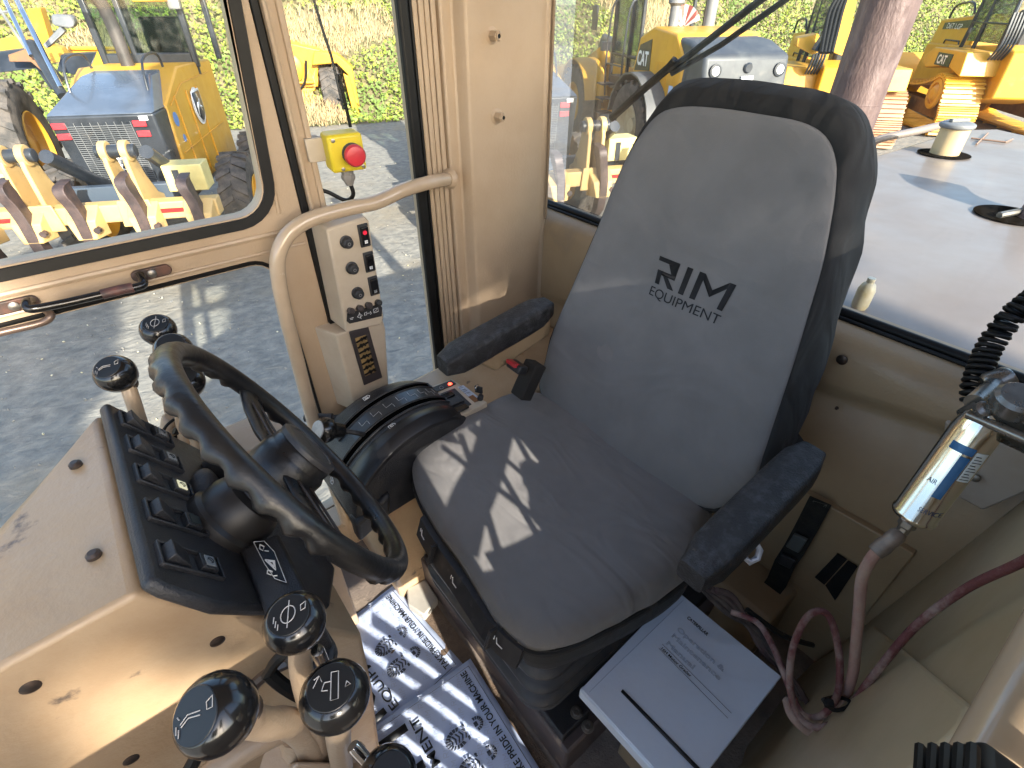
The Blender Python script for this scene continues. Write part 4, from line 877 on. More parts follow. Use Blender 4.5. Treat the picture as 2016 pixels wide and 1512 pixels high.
MB().tube(smooth_open([PD(1470, 1200, .93), PD(1540, 1250, .93), PD(1600, 1270, .95)], 6), .005, 8).build('cable', rub, wc)
# can
can = thing('service_can', 'bright steel canister with a blue printed label above the pinkish hose', 'canister', PD(1860, 930, .6))
ca0, ca1 = PD(1800, 1013, .64), PD(1952, 806, .565); ax = (ca1-ca0); Lc = ax.length; ax.normalize()
steelcan = mk('bright_can', (.72, .71, .66), (.6, .58, .5), rough=.16, metal=1, ns=8, rv=.05)
body = MB().lathe(ca0, ax, [(.012, -.004), (.0235, -.003), (.0248, 0), (.0248, .003), (.0235, .005), (.0235, Lc-.03), (.0215, Lc-.018), (.018, Lc)], 40).build('canister_body', steelcan, can)
a_, b_ = ortho(ax); toC = (CAM-(ca0+ca1)/2); toC = (toC-ax*toC.dot(ax)).normalized(); sdv = ax.cross(toC)
def cs_(h, ang, r=.0238): return ca0+ax*h+(toC*math.cos(ang)+sdv*math.sin(ang))*r
def wrap(name, h0, h1, t0, t1, mat, r=.0238, n=12):
    return MB().grid([[cs_(h, t0+(t1-t0)*k/n, r) for k in range(n+1)] for h in (h0, h1)]).build(name, mat, body, ang=0, keep=True)
blum = mk('label_blue', (.04, .15, .36), (.08, .2, .4), rough=.25, metal=.4, ns=40); 
wrap('blue_label', Lc-.052, Lc-.042, -.5, .5, blum); wrap('white_label', Lc-.085, Lc-.045, .55, 1.15, mk('label_white2', (.6, .66, .66), rough=.4), .0241)
wrap('blue_label', Lc-.115, Lc-.055, .1, .5, blum, .0240)
for s, h0, t0 in (('SERVICE', .018, .35), ('AIR', Lc-.10, -.05)):
    drape(text(s, cs_(h0, t0, .026)-sdv*.009, sdv, ax, .0065, mk('can_ink', (.05, .06, .12)), body, 'print', width=.022 if s == 'SERVICE' else .010), body, -toC, .0006)
lines([[cs_(Lc-.082+.004*k, .62, .0245), cs_(Lc-.082+.004*k, 1.05-.1*(k % 3), .0245)] for k in range(9)], .0006, inkm, body, 'label_print')
MB().lathe(ca0, -ax, [(.008, 0), (.008, .010), (.0105, .011), (.0105, .020), (.0075, .021), (.0075, .032)], 6).build('fitting_nut', steel, can, bevel=.001)
f0 = ca0-ax*.03; f1 = PD(1722, 1088, .665); MB().lathe(f0, f1-f0, [(.0075, 0), (.0105, .006), (.0105, .016), (.010, .018), (.0115, .03), (.010, (f1-f0).length)], 12).build('hose_ferrule', mk('brown_ferrule', (.16, .13, .11), (.25, .2, .16), rough=.5, metal=.5, ns=50), can, bevel=.001)
br = thing('clamp_bracket', 'oily grey steel bracket clamping the top of the bright can', 'bracket', PD(1960, 830, .57))
q = [PD(1897, 802, .575), PD(1915, 790, .56), PD(2060, 850, .52), PD(2060, 900, .53), PD(1905, 826, .59)]
oily = mk('oily_steel', (.24, .23, .21), (.12, .115, .10), rough=.3, metal=.8, ns=20, rv=.1)
MB().prism(q, V(.01, .005, -.014)).build('clamp_plate', oily, br, bevel=.003)
MB().tube([PD(1905, 815, .57), PD(2050, 878, .52)], .0055, 12).build('clamp_rod', oily, br)
MB().tube([PD(1918, 793, .57), PD(1965, 752, .60)], .010, 14).build('pivot_arm', oily, br)
MB().lathe(PD(1965, 752, .60), PD(1990, 745, .59)-PD(1940, 760, .60), [(.012, -.014), (.015, -.010), (.015, .010), (.012, .014)], 18).build('pivot_boss', oily, br)
MB().lathe(PD(1932, 808, .56), V(-.4, -.3, .8), [(.009, 0), (.009, .006), (.005, .008)], 14).build('bolt', oily, br)
MB().lathe(PD(2005, 790, .54), V(-.3, 0, 1), [(.022, -.01), (.022, .006), (.018, .010)], 24).build('round_boss', oily, br)
# coiled cord
cc_ = thing('coiled_cord', 'black coiled cord hanging at the right edge above the bracket', 'cord', PD(1930, 760, .62))
path = smooth_open([PD(*p) for p in ((1918, 790, .62), (1918, 765, .62), (1928, 730, .62), (1950, 680, .62), (1985, 630, .61), (2020, 600, .60), (2060, 570, .60))], 40)
pts = []; acc = 0; pa = None
for i in range(len(path)-1):
    t = (path[i+1]-path[i]); acc += t.length; t.normalize(); a, b = ortho(t); q = acc*2*math.pi/.0072
    for k in range(1): pts.append(path[i]+(a*math.cos(q)+b*math.sin(q))*.0105)
dense = []
tot = 0; Ls = [0]
for i in range(len(path)-1): Ls.append(Ls[-1]+(path[i+1]-path[i]).length)
N_ = int(Ls[-1]/.0072*12); j = 0
for k in range(N_):
    s = Ls[-1]*k/N_
    while Ls[j+1] < s: j += 1
    p = path[j].lerp(path[j+1], (s-Ls[j])/(Ls[j+1]-Ls[j])); t = (path[j+1]-path[j]).normalized(); a, b = ortho(t); q = 2*math.pi*k/12
    dense.append(p+(a*math.cos(q)+b*math.sin(q))*.0115)
MB().tube(dense, .0030, 6).build('coil', rub, cc_, ang=0)
# ================================================================ this machine outside the cab
GZ = -1.9
def lmk(name, c, **k): return mk(name, c, **k)
hoodm = mk('hood_paint', (.20, .17, .15), (.17, .135, .112), rough=.40, ns=2, rv=.1, coat=.12, stain=(.27, .19, .13), sts=1.6, stt=(.55, .8))
hd = thing('engine_hood', 'wide pale sky-reflecting engine hood seen through the rear window', 'engine hood', (2.5, .4, .7))
hp = [(1.17, .95), (3.72, .84), (3.9, .72), (3.80, .55), (3.95, -.8), (1.17, -.9)]
MB().prism([V(x, y, .80) for x, y in hp], V(0, 0, -.9)).build('hood_top', hoodm, hd, bevel=.02, seg=3)
MB().box((1.165, .1, .775), (.05, 1.6, .05)).build('front_lip', mk('rusty_tan_lip', (.42, .24, .10), (.30, .15, .05), rough=.6, ns=14, stain=(.7, .66, .6), sts=40, stt=(.62, .68)), hd, bevel=.006)
c = PZ(1858, 303, .804)
MB().lathe(c, (0, 0, 1), [(.10, 0), (.10, .002), (0, .002)], 40).build('filler_hole_disc', mk('hole_shade_black', (.01, .008, .006), rough=1, spec=0), hd)  # flat black disc painted for the dark inside of the filler hole
fc_ = thing('filler_cap', 'tan filler neck with a grey cap standing up through the hood', 'filler cap', c)
tanneck = mk('neck_paint', (.48, .36, .2), (.4, .3, .17), rough=.4, ns=8)
MB().lathe(c+V(0, 0, -.02), (0, 0, 1), [(.055, 0), (.055, .13)], 32).build('neck', tanneck, fc_); MB().lathe(c+V(0, 0, .11), (0, 0, 1), [(.060, -.005), (.066, .0), (.066, .012), (.055, .018), (.03, .020)], 32).build('cap', gry, fc_, bevel=.003)
MB().box(c+V(.0, 0, .135), (.09, .02, .014), rotz(-.5)).build('cap_lever', gry, fc_, bevel=.004)
c = PZ(1992, 424, .804)
MB().lathe(c, (0, 0, 1), [(.10, 0), (.10, .002), (0, .002)], 40).build('intake_hole_disc', mk('hole_shade_black_b', (.01, .008, .006), rough=1, spec=0), hd)  # flat black disc, the shade of a second hole put into colour
rc = thing('rain_valve', 'rusty dark pipe elbow rising from the second hole in the hood', 'pipe elbow', c)
MB().tube(smooth_open([c+V(.0, -.05, -.05), c+V(.05, -.06, .05), c+V(.10, -.08, .14), c+V(.20, -.12, .2)], 4), .05, 12).build('elbow', rust, rc)
MB().tube([c+V(-.07, .02, .01), c+V(.0, -.01, .015), c+V(.06, -.03, .02)], .010, 8).build('pin', steel, rc)
sx = 2.2; cb = PX(1668, 240, sx); dpt = (cb-CAM).dot(FW); rS = .047*dpt
est = thing('exhaust_stack', 'thick rusty purple-brown exhaust pipe rising behind the seat', 'exhaust pipe', (cb.x, cb.y, .8))
MB().lathe((cb.x, cb.y, .80), (0, 0, 1), [(rS*1.02, 0), (rS*1.02, .26), (rS, .262), (rS, 1.9)], 40).build('pipe', rust, est)
MB().lathe((cb.x, cb.y, cb.z+.06), (0, 0, 1), [(rS*1.012, 0), (rS*1.02, .003), (rS*1.012, .006)], 40, cap=False).build('weld_bead', rust, est)
hrl = thing('hood_handrail', 'pale thin handrail along the far edge of the hood', 'handrail', PX(1800, 258, 3.2))
MB().tube(smooth_open([PX(1700, 290, 3.0), PX(1735, 273, 3.05), PX(1800, 259, 3.2), PX(1850, 247, 3.35), PX(1868, 243, 3.4), PX(1868, 262, 3.4)], 4), .018, 12).build('rail', hoodm, hrl)
bt = thing('plastic_bottle', 'small cloudy plastic bottle on the hood lip behind the seat', 'bottle', PZ(1690, 606, .80))
MB().lathe(PZ(1690, 606, .80), (0, 0, 1), [(.014, 0), (.017, .008), (.0175, .045), (.013, .058), (.008, .062), (.008, .072)], 20).build('bottle', mk('cloudy_plastic', (.6, .55, .42), (.5, .4, .22), rough=.35, ns=20), bt)
lines([[PZ(1912, 272, .806), PZ(1980, 280, .806), PZ(1994, 274, .806)], [PZ(1945, 262, .806), PZ(1922, 284, .806)]], .004, mk('latch_brown', (.2, .12, .08)), hd, 'hatch_latch')
# wipers
def wiper(label, arm_, blade, extra, fn, loc, r=.005):
    t = thing('window_wiper', label, 'wiper', fn(*loc)); t['group'] = 'window wipers outside the glass'
    MB().tube([fn(*p) for p in arm_], r, 8).build('arm', blk, t); MB().tube([fn(*p) for p in blade], r*1.3, 8).build('blade', rub, t)
    if extra: MB().tube([fn(*p) for p in extra], r*.8, 8).build('link', blk, t)
    return t
wp = lambda u, v: PX(u, v, 1.135)
wiper('long black wiper crossing the rear window above the seat', [(1318, 138), (1400, 75), (1530, -25)], [(1204, 233), (1262, 180), (1318, 132), (1330, 118)], [(1322, 145), (1420, 88), (1560, -10)], wp, (1320, 138), .0075)
wq = lambda u, v: PY(u, v, 1.20)
wiper('thin grey wiper hanging outside the narrow side window', [(612, -20), (632, 48), (652, 110), (664, 160), (676, 215)], [(667, 145), (678, 195), (690, 250)], [(664, 195), (684, 205), (676, 215)], wq, (640, 80), .003)
# ================================================================ ground, bank, brush
gm = mk('yard_gravel', (.155, .147, .133), (.27, .248, .21), rough=.95, ns=7, amt=(.34, .66), bump=.45, bs=40, stain=(.24, .20, .145), sts=.8, stt=(.50, .72), det=14, fold=.02, fs=(5, 7, 5))
rows = []
for j in range(41):
    yy = -30+75*j/40; rows.append([V(-35+95*i/50, yy, GZ+.05*noise.noise(V(i*.7, j*.7, 1))) for i in range(51)])
g = MB().grid(rows).build('ground', gm, ang=0); tag(g, 'grey compacted gravel yard', 'ground', kind='structure')
MB0 = MB().grid([[V(x, y, -2.05) for x in (-400, 400)] for y in (-400, 400)]).build('terrain', mk('far_soil', (.14, .13, .10), (.1, .11, .06), rough=1, ns=.05)); tag(MB0, 'land around the yard', 'ground', kind='structure')
# loose stones and leaves
rnd = random.Random(7); mb = MB(); mb2 = MB()
for k in range(2600):
    x = rnd.uniform(-4, 9); y = rnd.uniform(2.2, 13)
    s = rnd.uniform(.008, .022)*(1 if rnd.random() < .95 else 1.8); c = V(x, y, GZ+.05*0+.012+rnd.uniform(-.02, .03)); rt_ = Matrix.Rotation(rnd.uniform(0, 3), 3, V(rnd.random(), rnd.random(), 1).normalized())
    (mb if rnd.random() < .85 else mb2).box(c, (s, s*rnd.uniform(.5, 1), s*.5), rt_)
tag(mb.build('gravel', mk('grey_stones', (.18, .18, .18), (.30, .27, .22), rough=.9, ns=2)), 'loose small stones scattered over the yard', 'gravel', kind='stuff')
tag(mb2.build('litter', mk('pale_leaves', (.6, .55, .42), (.45, .38, .2), rough=.8, ns=2)), 'pale dry leaves and chips scattered over the yard', 'leaf litter', kind='stuff')
def hill(s, h):   # s metres along the foot, h height above yard
    b = V(7.8, 17.6, 0)+V(.922, -.386, 0)*s; return b+V(.386, .922, 0)*(h*1.05+.5*noise.noise(V(s*.3, h*.3, 0)))+V(0, 0, GZ-.1+h)
rows = [[hill(-30+i*1.2, h) for i in range(75)] for h in (0, .5, 1, 1.6, 2.4, 3.2, 4.2, 5.5, 7, 9, 12)]
hl = MB().grid(rows).build('hillside', mk('hill_soil', (.12, .11, .05), (.2, .16, .09), rough=1, ns=1.5), ang=0); tag(hl, 'steep bank behind the parked machines', 'hillside', kind='structure')
leafA = mk('leaf_bright', (.30, .34, .05), (.18, .24, .03), rough=.6, ns=1.5); leafB = mk('leaf_deep', (.10, .16, .03), (.15, .21, .035), rough=.6, ns=1.5); dry = mk('dry_grass', (.42, .31, .16), (.32, .22, .12), rough=.8, ns=2)
L = [MB(), MB(), MB()]
for k in range(78000):
    s = rnd.uniform(-18, 34); h = rnd.random()**1.3*5.2; p = hill(s, h)
    cl = noise.noise(V(s*.55, h*.9, 2)); dr = noise.noise(V(s*.22+3, h*.5, 7))+(.30 if (-3.5 < s < 3.5 and .9 < h < 3.0) else 0)
    if s > 8: dr -= .15
    out_ = .15+.55*max(0, cl+.3)*rnd.random()
    p = p+V(-.386, -.922, .75)*out_; t = rnd.random()
    if dr > .17:
        H_ = rnd.uniform(.10, .32); d = V(rnd.uniform(-.6, .6), rnd.uniform(-.5, .3), 1)*H_; w_ = V(.92, -.39, 0)*rnd.uniform(.008, .016)
        L[2].add([p-w_, p+w_, p+d], [[0, 1, 2]])
    else:
        z_ = rnd.uniform(.04, .085); n = V(rnd.uniform(-1, 1), rnd.uniform(-1.6, .4), rnd.uniform(-.1, 1.5)).normalized(); a, b = ortho(n); q = rnd.uniform(0, 6.28)
        u_ = (a*math.cos(q)+b*math.sin(q))*z_; v_ = n.cross(u_)*.55
        L[0 if (t < .68 and cl > -.25) else 1].add([p-u_, p-v_, p+u_, p+v_], [[0, 1, 2, 3]])
for m_, q, nm, lb in zip(L, (leafA, leafB, dry), ('bushes', 'bushes', 'dry_grass'), ('bright green leaves of the brush covering the bank', 'darker green leaves of the brush covering the bank', 'pale dry grass stalks among the brush on the bank')):
    tag(m_.build(nm, q, ang=0, keep=True), lb, 'undergrowth', kind='stuff')
for (u, v, v2) in ((723, 30, 90), (1850, 62, 30)):
    pass
# ================================================================ parked machines
def tyre(par, c, r, w_, rimm, axis=V(1, 0, 0), lugs=22, name='wheel', rimr=.55, detail=True, hubd=-1):
    c = Vector(c); wl = MB().lathe(c, axis, [(r*rimr, -w_*.42), (r*.80, -w_*.5), (r*.93, -w_*.44), (r*.965, -w_*.3), (r*.97, 0), (r*.965, w_*.3), (r*.93, w_*.44), (r*.80, w_*.5), (r*rimr, w_*.42), (r*rimr*.98, 0)], 48, cap=False)
    a, b = ortho(axis)
    for k in range(lugs):
        for sd_ in (-1, 1):
            q = 2*math.pi*(k+(.25 if sd_ > 0 else 0))/lugs; rd = a*math.cos(q)+b*math.sin(q); tg = axis.cross(rd)
            M = Matrix((axis*sd_*.85+tg*.5, tg, rd)).transposed()
            wl.add([c+rd*(r*.965)+axis*(sd_*w_*.25)+(M @ V(x*w_*.26, y*r*.055, z*r*.035)) for x, y, z in ((-1, -1, -1), (1, -1, -1), (1, 1, -1), (-1, 1, -1), (-1, -1, 1), (1, -1, 1), (1, 1, 1), (-1, 1, 1))], [[0, 3, 2, 1], [4, 5, 6, 7], [0, 1, 5, 4], [1, 2, 6, 5], [2, 3, 7, 6], [3, 0, 4, 7]])
    wo = wl.build(name, tyre_m, par, local=True, ang=40)
    rm = MB()
    for sg in (-1, 1): rm.lathe(c+axis*(sg*w_*.10), axis*sg, [(r*rimr*1.0, w_*.34), (r*rimr*.97, w_*.36), (r*rimr*.86, w_*.20), (r*rimr*.82, w_*.10), (r*rimr*.35, .03), (r*rimr*.30, w_*.16), (0.001, w_*.17)], 32, cap=False)
    rm.build('rim', rimm, wo, local=True, ang=35)
    return wo
# ---- motor grader with rear ripper, built around the middle of the ripper beam
def grader():
    t = thing('motor_grader', 'yellow and black motor grader with white deer badge and cream ripper, outside the door window', 'motor grader', group='motor graders parked with rear rippers')
    B = lambda n, mb, m, par=t, bevel=.012, **k: mb.build(n, m, par, bevel=bevel, local=True, **k)
    # body
    zb, zt_ = 1.22, 2.12
    mb = MB(); mb.hexa([V(-.56, 1.15, zb-.12), V(.56, 1.15, zb-.12), V(.60, 1.6, zb-.12), V(-.60, 1.6, zb-.12)], [V(-.60, 1.0, zt_), V(.60, 1.0, zt_), V(.62, 1.6, zt_), V(-.62, 1.6, zt_)])
    B('rear_housing', mb, dkb, bevel=.03, seg=3)
    mb = MB(); mb.hexa([V(-.60, 1.0, zt_), V(.60, 1.0, zt_), V(.62, 1.6, zt_), V(-.62, 1.6, zt_)], [V(-.42, 1.9, zt_+.33), V(.42, 1.9, zt_+.33), V(.42, 2.5, zt_+.36), V(-.42, 2.5, zt_+.36)])
    B('hood_top', mb, mk('slate_blue_hood', (.07, .085, .11), (.10, .12, .155), rough=.25, ns=2, coat=.3), bevel=.02)
    def rf(x, z, off=0): f = (zt_-z)/(zt_-zb+.12); return V(x, 1.0+.15*f-off, z)
    mb = MB()
    for k in range(34): z = zb-.02+k*.0242; mb.tube([rf(-.42, z, .012), rf(.30, z, .012)], .004, 4)
    for k in range(9): x = -.42+k*.09; mb.tube([rf(x, zb-.03, .008), rf(x, zt_-.08, .008)], .004, 4)
    B('grille', mb, gry, bevel=0)
    for x in (-.50, .40):
        for z in (zt_-.11, zt_-.23): B('tail_light', MB().box(rf(x, z, .012), (.15, .02, .07)), redm, bevel=.005)
    B('sticker', MB().box(rf(.47, zt_-.05, .014), (.10, .008, .05)), whitem, bevel=0)
    # deer emblem
    eo = lambda x, z: rf(x, z, .028)
    def emblem(par, o, ex, ez, n, s):
        sh = [(-1, .9), (-.9, 1), (.9, 1), (1, .9), (1, -.3), (.85, -.6), (.2, -1), (-.2, -1), (-.85, -.6), (-1, -.3)]
        polyset_l('badge', [[o+ex*(x*s)+ez*(z*s) for x, z in sh]], whitem, par, n, .004)
        polyset_l('badge_field', [[o+n*.005+ex*(x*s*.87)+ez*(z*s*.87) for x, z in sh]], dkb, par, n, .003)
        deer = [(-.62, .05), (-.35, .28), (.05, .22), (.22, .42), (.38, .40), (.36, .30), (.28, .22), (.22, -.02), (.40, -.30), (.34, -.34), (.12, -.10), (-.18, -.05), (-.40, -.20), (-.62, -.55), (-.68, -.50), (-.52, -.12), (-.58, .0)]
        polyset_l('deer', [[o+n*.009+ex*(x*s)+ez*(z*s) for x, z in deer], [o+n*.009+ex*(x*s)+ez*(z*s) for x, z in ((.20, .40), (.02, .55), (-.02, .75), (.03, .75), (.08, .6), (.24, .48))], [o+n*.009+ex*(x*s)+ez*(z*s) for x, z in ((.05, .05), (.42, -.02), (.62, -.12), (.60, -.17), (.35, -.10), (.05, -.08))]], whitem, par, n, .003)
    emblem(t, rf(-.06, zb+.26, .02), V(1, 0, 0), V(0, -.15, 1).normalized(), V(0, -1, -.15).normalized(), .14)
    # yellow side panels
    mb = MB(); mb.prism([V(.63, 1.35, zb-.15), V(.63, 4.2, zb-.25), V(.63, 4.2, 2.45), V(.63, 2.4, 2.5), V(.63, 1.45, 2.15)], V(-1.26, 0, 0)); B('side_panel', mb, yel, bevel=.025)
    mb = MB()
    for y in (1.85, 2.4, 2.95): mb.tube([V(.637, y, zb-.1), V(.637, y, 2.2)], .012, 6)
    mb.tube([V(.637, 1.5, 1.55), V(.637, 3.8, 1.55)], .01, 6); mb.tube([V(.637, 1.6, 2.12), V(.637, 2.3, 2.3), V(.637, 3.9, 2.3)], .008, 6)
    B('panel_seams', mb, yel_d, bevel=0)
    B('side_badge', MB().lathe(V(.64, 2.75, 1.95), V(1, 0, 0), [(.25, 0), (.25, .006)], 28), whitem, bevel=0); emblem(t, V(.650, 2.75, 1.95), V(0, 1, 0), V(0, 0, 1), V(1, 0, 0), .22)
    for y, z, s in ((1.62, 1.95, .09), (1.70, 1.70, .05)): B('decal', MB().lathe(V(.632, y, z), V(1, 0, 0), [(s, 0), (s, .004)], 20), mk('decal_blue', (.1, .22, .5)), bevel=0)
    B('fender_light', MB().box((.52, .98, 1.18), (.16, .04, .05)), mk('lime_strip', (.5, .6, .05)), bevel=0)
    B('frame_rail', MB().box((0, 2.8, .98), (.9, 3.6, .28)), dkb)
    # walkway rail and cab
    mb = MB()
    for x in (-.45, .45): mb.tube(smooth_open([V(x, 1.5, 2.2), V(x, 1.7, 2.62), V(x, 2.3, 2.66), V(x, 2.4, 2.45)], 4), .016, 8)
    B('rear_handrail', mb, dkb, bevel=0)
    B('exhaust', MB().tube(smooth_open([V(-.1, 2.7, 2.4), V(-.1, 2.7, 3.0), V(-.15, 2.6, 3.3), V(-.45, 2.4, 3.5)], 5), .085, 16), mk('black_pipe', (.03, .028, .027), (.07, .06, .055), rough=.5, ns=5), bevel=0)
    mb = MB()
    for x in (-.7, .7):
        for y in (3.4, 4.9): mb.box((x*.9, y, 2.95), (.09, .10, 1.1))
    mb.box((0, 4.15, 3.5), (1.5, 1.7, .14)); mb.box((0, 3.4, 2.45), (1.3, .06, .3)); mb.box((-.2, 3.4, 2.95), (.08, .06, 1.1)); mb.box((.25, 3.6, 2.7), (.5, .3, .7)); B('cab_frame', mb, dkb, bevel=.02)
    B('cab_glass', MB().box((0, 3.42, 2.85), (1.3, .01, 1.1)), glass_pane('dark_glass', (.45, .55, .5), .8, .1), bevel=0)
    B('amber_box', MB().box((.35, 3.2, 3.34), (.42, .3, .22)), yel_d)
    B('roof_lamp', MB().box((.62, 3.25, 3.2), (.16, .1, .12)), gry)
    # wheels
    for x in (-1.12, 1.12):
        for y in (2.0, 3.55): tyre(t, (x, y, .70), .72, .44, yel)
    # ripper
    B('ripper_beam', MB().box((0, 0, 1.25), (2.62, .20, .20)), yel_c, bevel=.015)
    for x in (-.95, .80): B('red_reflector', MB().box((x, -.103, 1.25), (.26, .008, .05)), mk('reflector_red', (.45, .02, .02), rough=.3), bevel=0)
    for x in (-.56, .44):
        pr = [V(x-.13, y, z) for y, z in ((-.12, 1.35), (-.12, 1.20), (.16, 1.20), (.70, 1.16), (.62, 1.24), (.36, 1.36), (.20, 1.60), (.10, 1.90), (.0, 1.97), (-.09, 1.92), (-.12, 1.78))]
        lug = MB(); lug.prism(pr, V(.05, 0, 0)); lug.prism([p+V(.20, 0, 0) for p in pr], V(.05, 0, 0)); lug.prism([V(x-.20, -.11, 1.10), V(x+.20, -.11, 1.10), V(x+.17, -.11, 1.40), V(x-.17, -.11, 1.40)], V(0, -.03, 0)); lg = B('lift_lug', lug, yel_c)
        B('lug_pin', MB().cyl((x-.20, .0, 1.90), (x+.20, .0, 1.90), .07), dkb, lg, bevel=.01)
        for q in (-.13, .075): B('lug_eye', MB().lathe(V(x+q-.012, 0, 1.90), V(1, 0, 0), [(.11, 0), (.11, .075)], 20), yel_c, lg, bevel=.008)
        B('lift_cylinder', MB().tube([V(x+.30, .0, 1.88), V(x+.30, .55, 1.55), V(x+.28, 1.1, 1.25)], .075, 12), dkb, bevel=0)
    B('crossbar', MB().box((0, .55, 1.32), (1.5, .12, .18)), mk('slate_bar', (.06, .08, .11), rough=.4))
    for x in (-1.04, .98):
        mb = MB(); mb.box((x, .30, 1.54), (.44, .30, .30)); bx = B('lamp_box', mb, mk('pale_yellow_box', (.62, .52, .22), (.55, .45, .18), rough=.5)); B('lamp_slot', MB().box((x-.08, .145, 1.52), (.07, .02, .24)), dkb, bx, bevel=0)
    for i, x in enumerate((-1.17, -.66, -.11, .52, 1.12)):
        pk = MB(); pk.hexa([V(x-.10, -.30, 1.03), V(x+.10, -.30, 1.03), V(x+.17, -.08, 1.02), V(x-.17, -.08, 1.02)], [V(x-.15, -.27, 1.24), V(x+.15, -.27, 1.24), V(x+.17, -.08, 1.37), V(x-.17, -.08, 1.37)]); pk = B('shank_pocket', pk, yel_c)
        B('pocket_pin', MB().cyl((x+.13, -.30, 1.13), (x+.13, -.24, 1.13), .035), shank_m, pk, bevel=0)
        hh = .36+.05*(i % 2); ln_ = [(x-.05, -.14, 1.27+hh), (x-.055, -.20, 1.20+hh), (x, -.22, 1.3), (x, -.22, 1.0), (x, -.16, .80), (x, -.0, .66), (x, .16, .62)]
        rr = []
        for k, p in enumerate(smooth_open([V(*q) for q in ln_], 4)):
            w_ = .10 if k < 6 else (.075 if k < 16 else max(.012, .06-.004*(k-15))); rr.append([p+V(-.058, -w_, 0), p+V(.058, -w_, 0), p+V(.058, w_, .02), p+V(-.058, w_, .02)])
        B('shank', MB().loft(rr), shank_m, bevel=.010)
    return t
def polyset_l(name, polys, mat, par, n, h):
    mb = MB()
    for p in polys: mb.prism(p, n*h)
    return mb.build(name, mat, par, ang=0, local=True)
gA = grader(); p0 = PZ(198, 418, GZ+1.25); gA.location = (p0.x, p0.y, GZ); gA.rotation_euler = (0, 0, R(-26)); 
gp = PZ(1105, 352, GZ+1.25)
gB = dup(gA, (gp.x, gp.y, GZ), R(-22), 'motor grader with cream ripper, cut off at the left edge of the rear window')
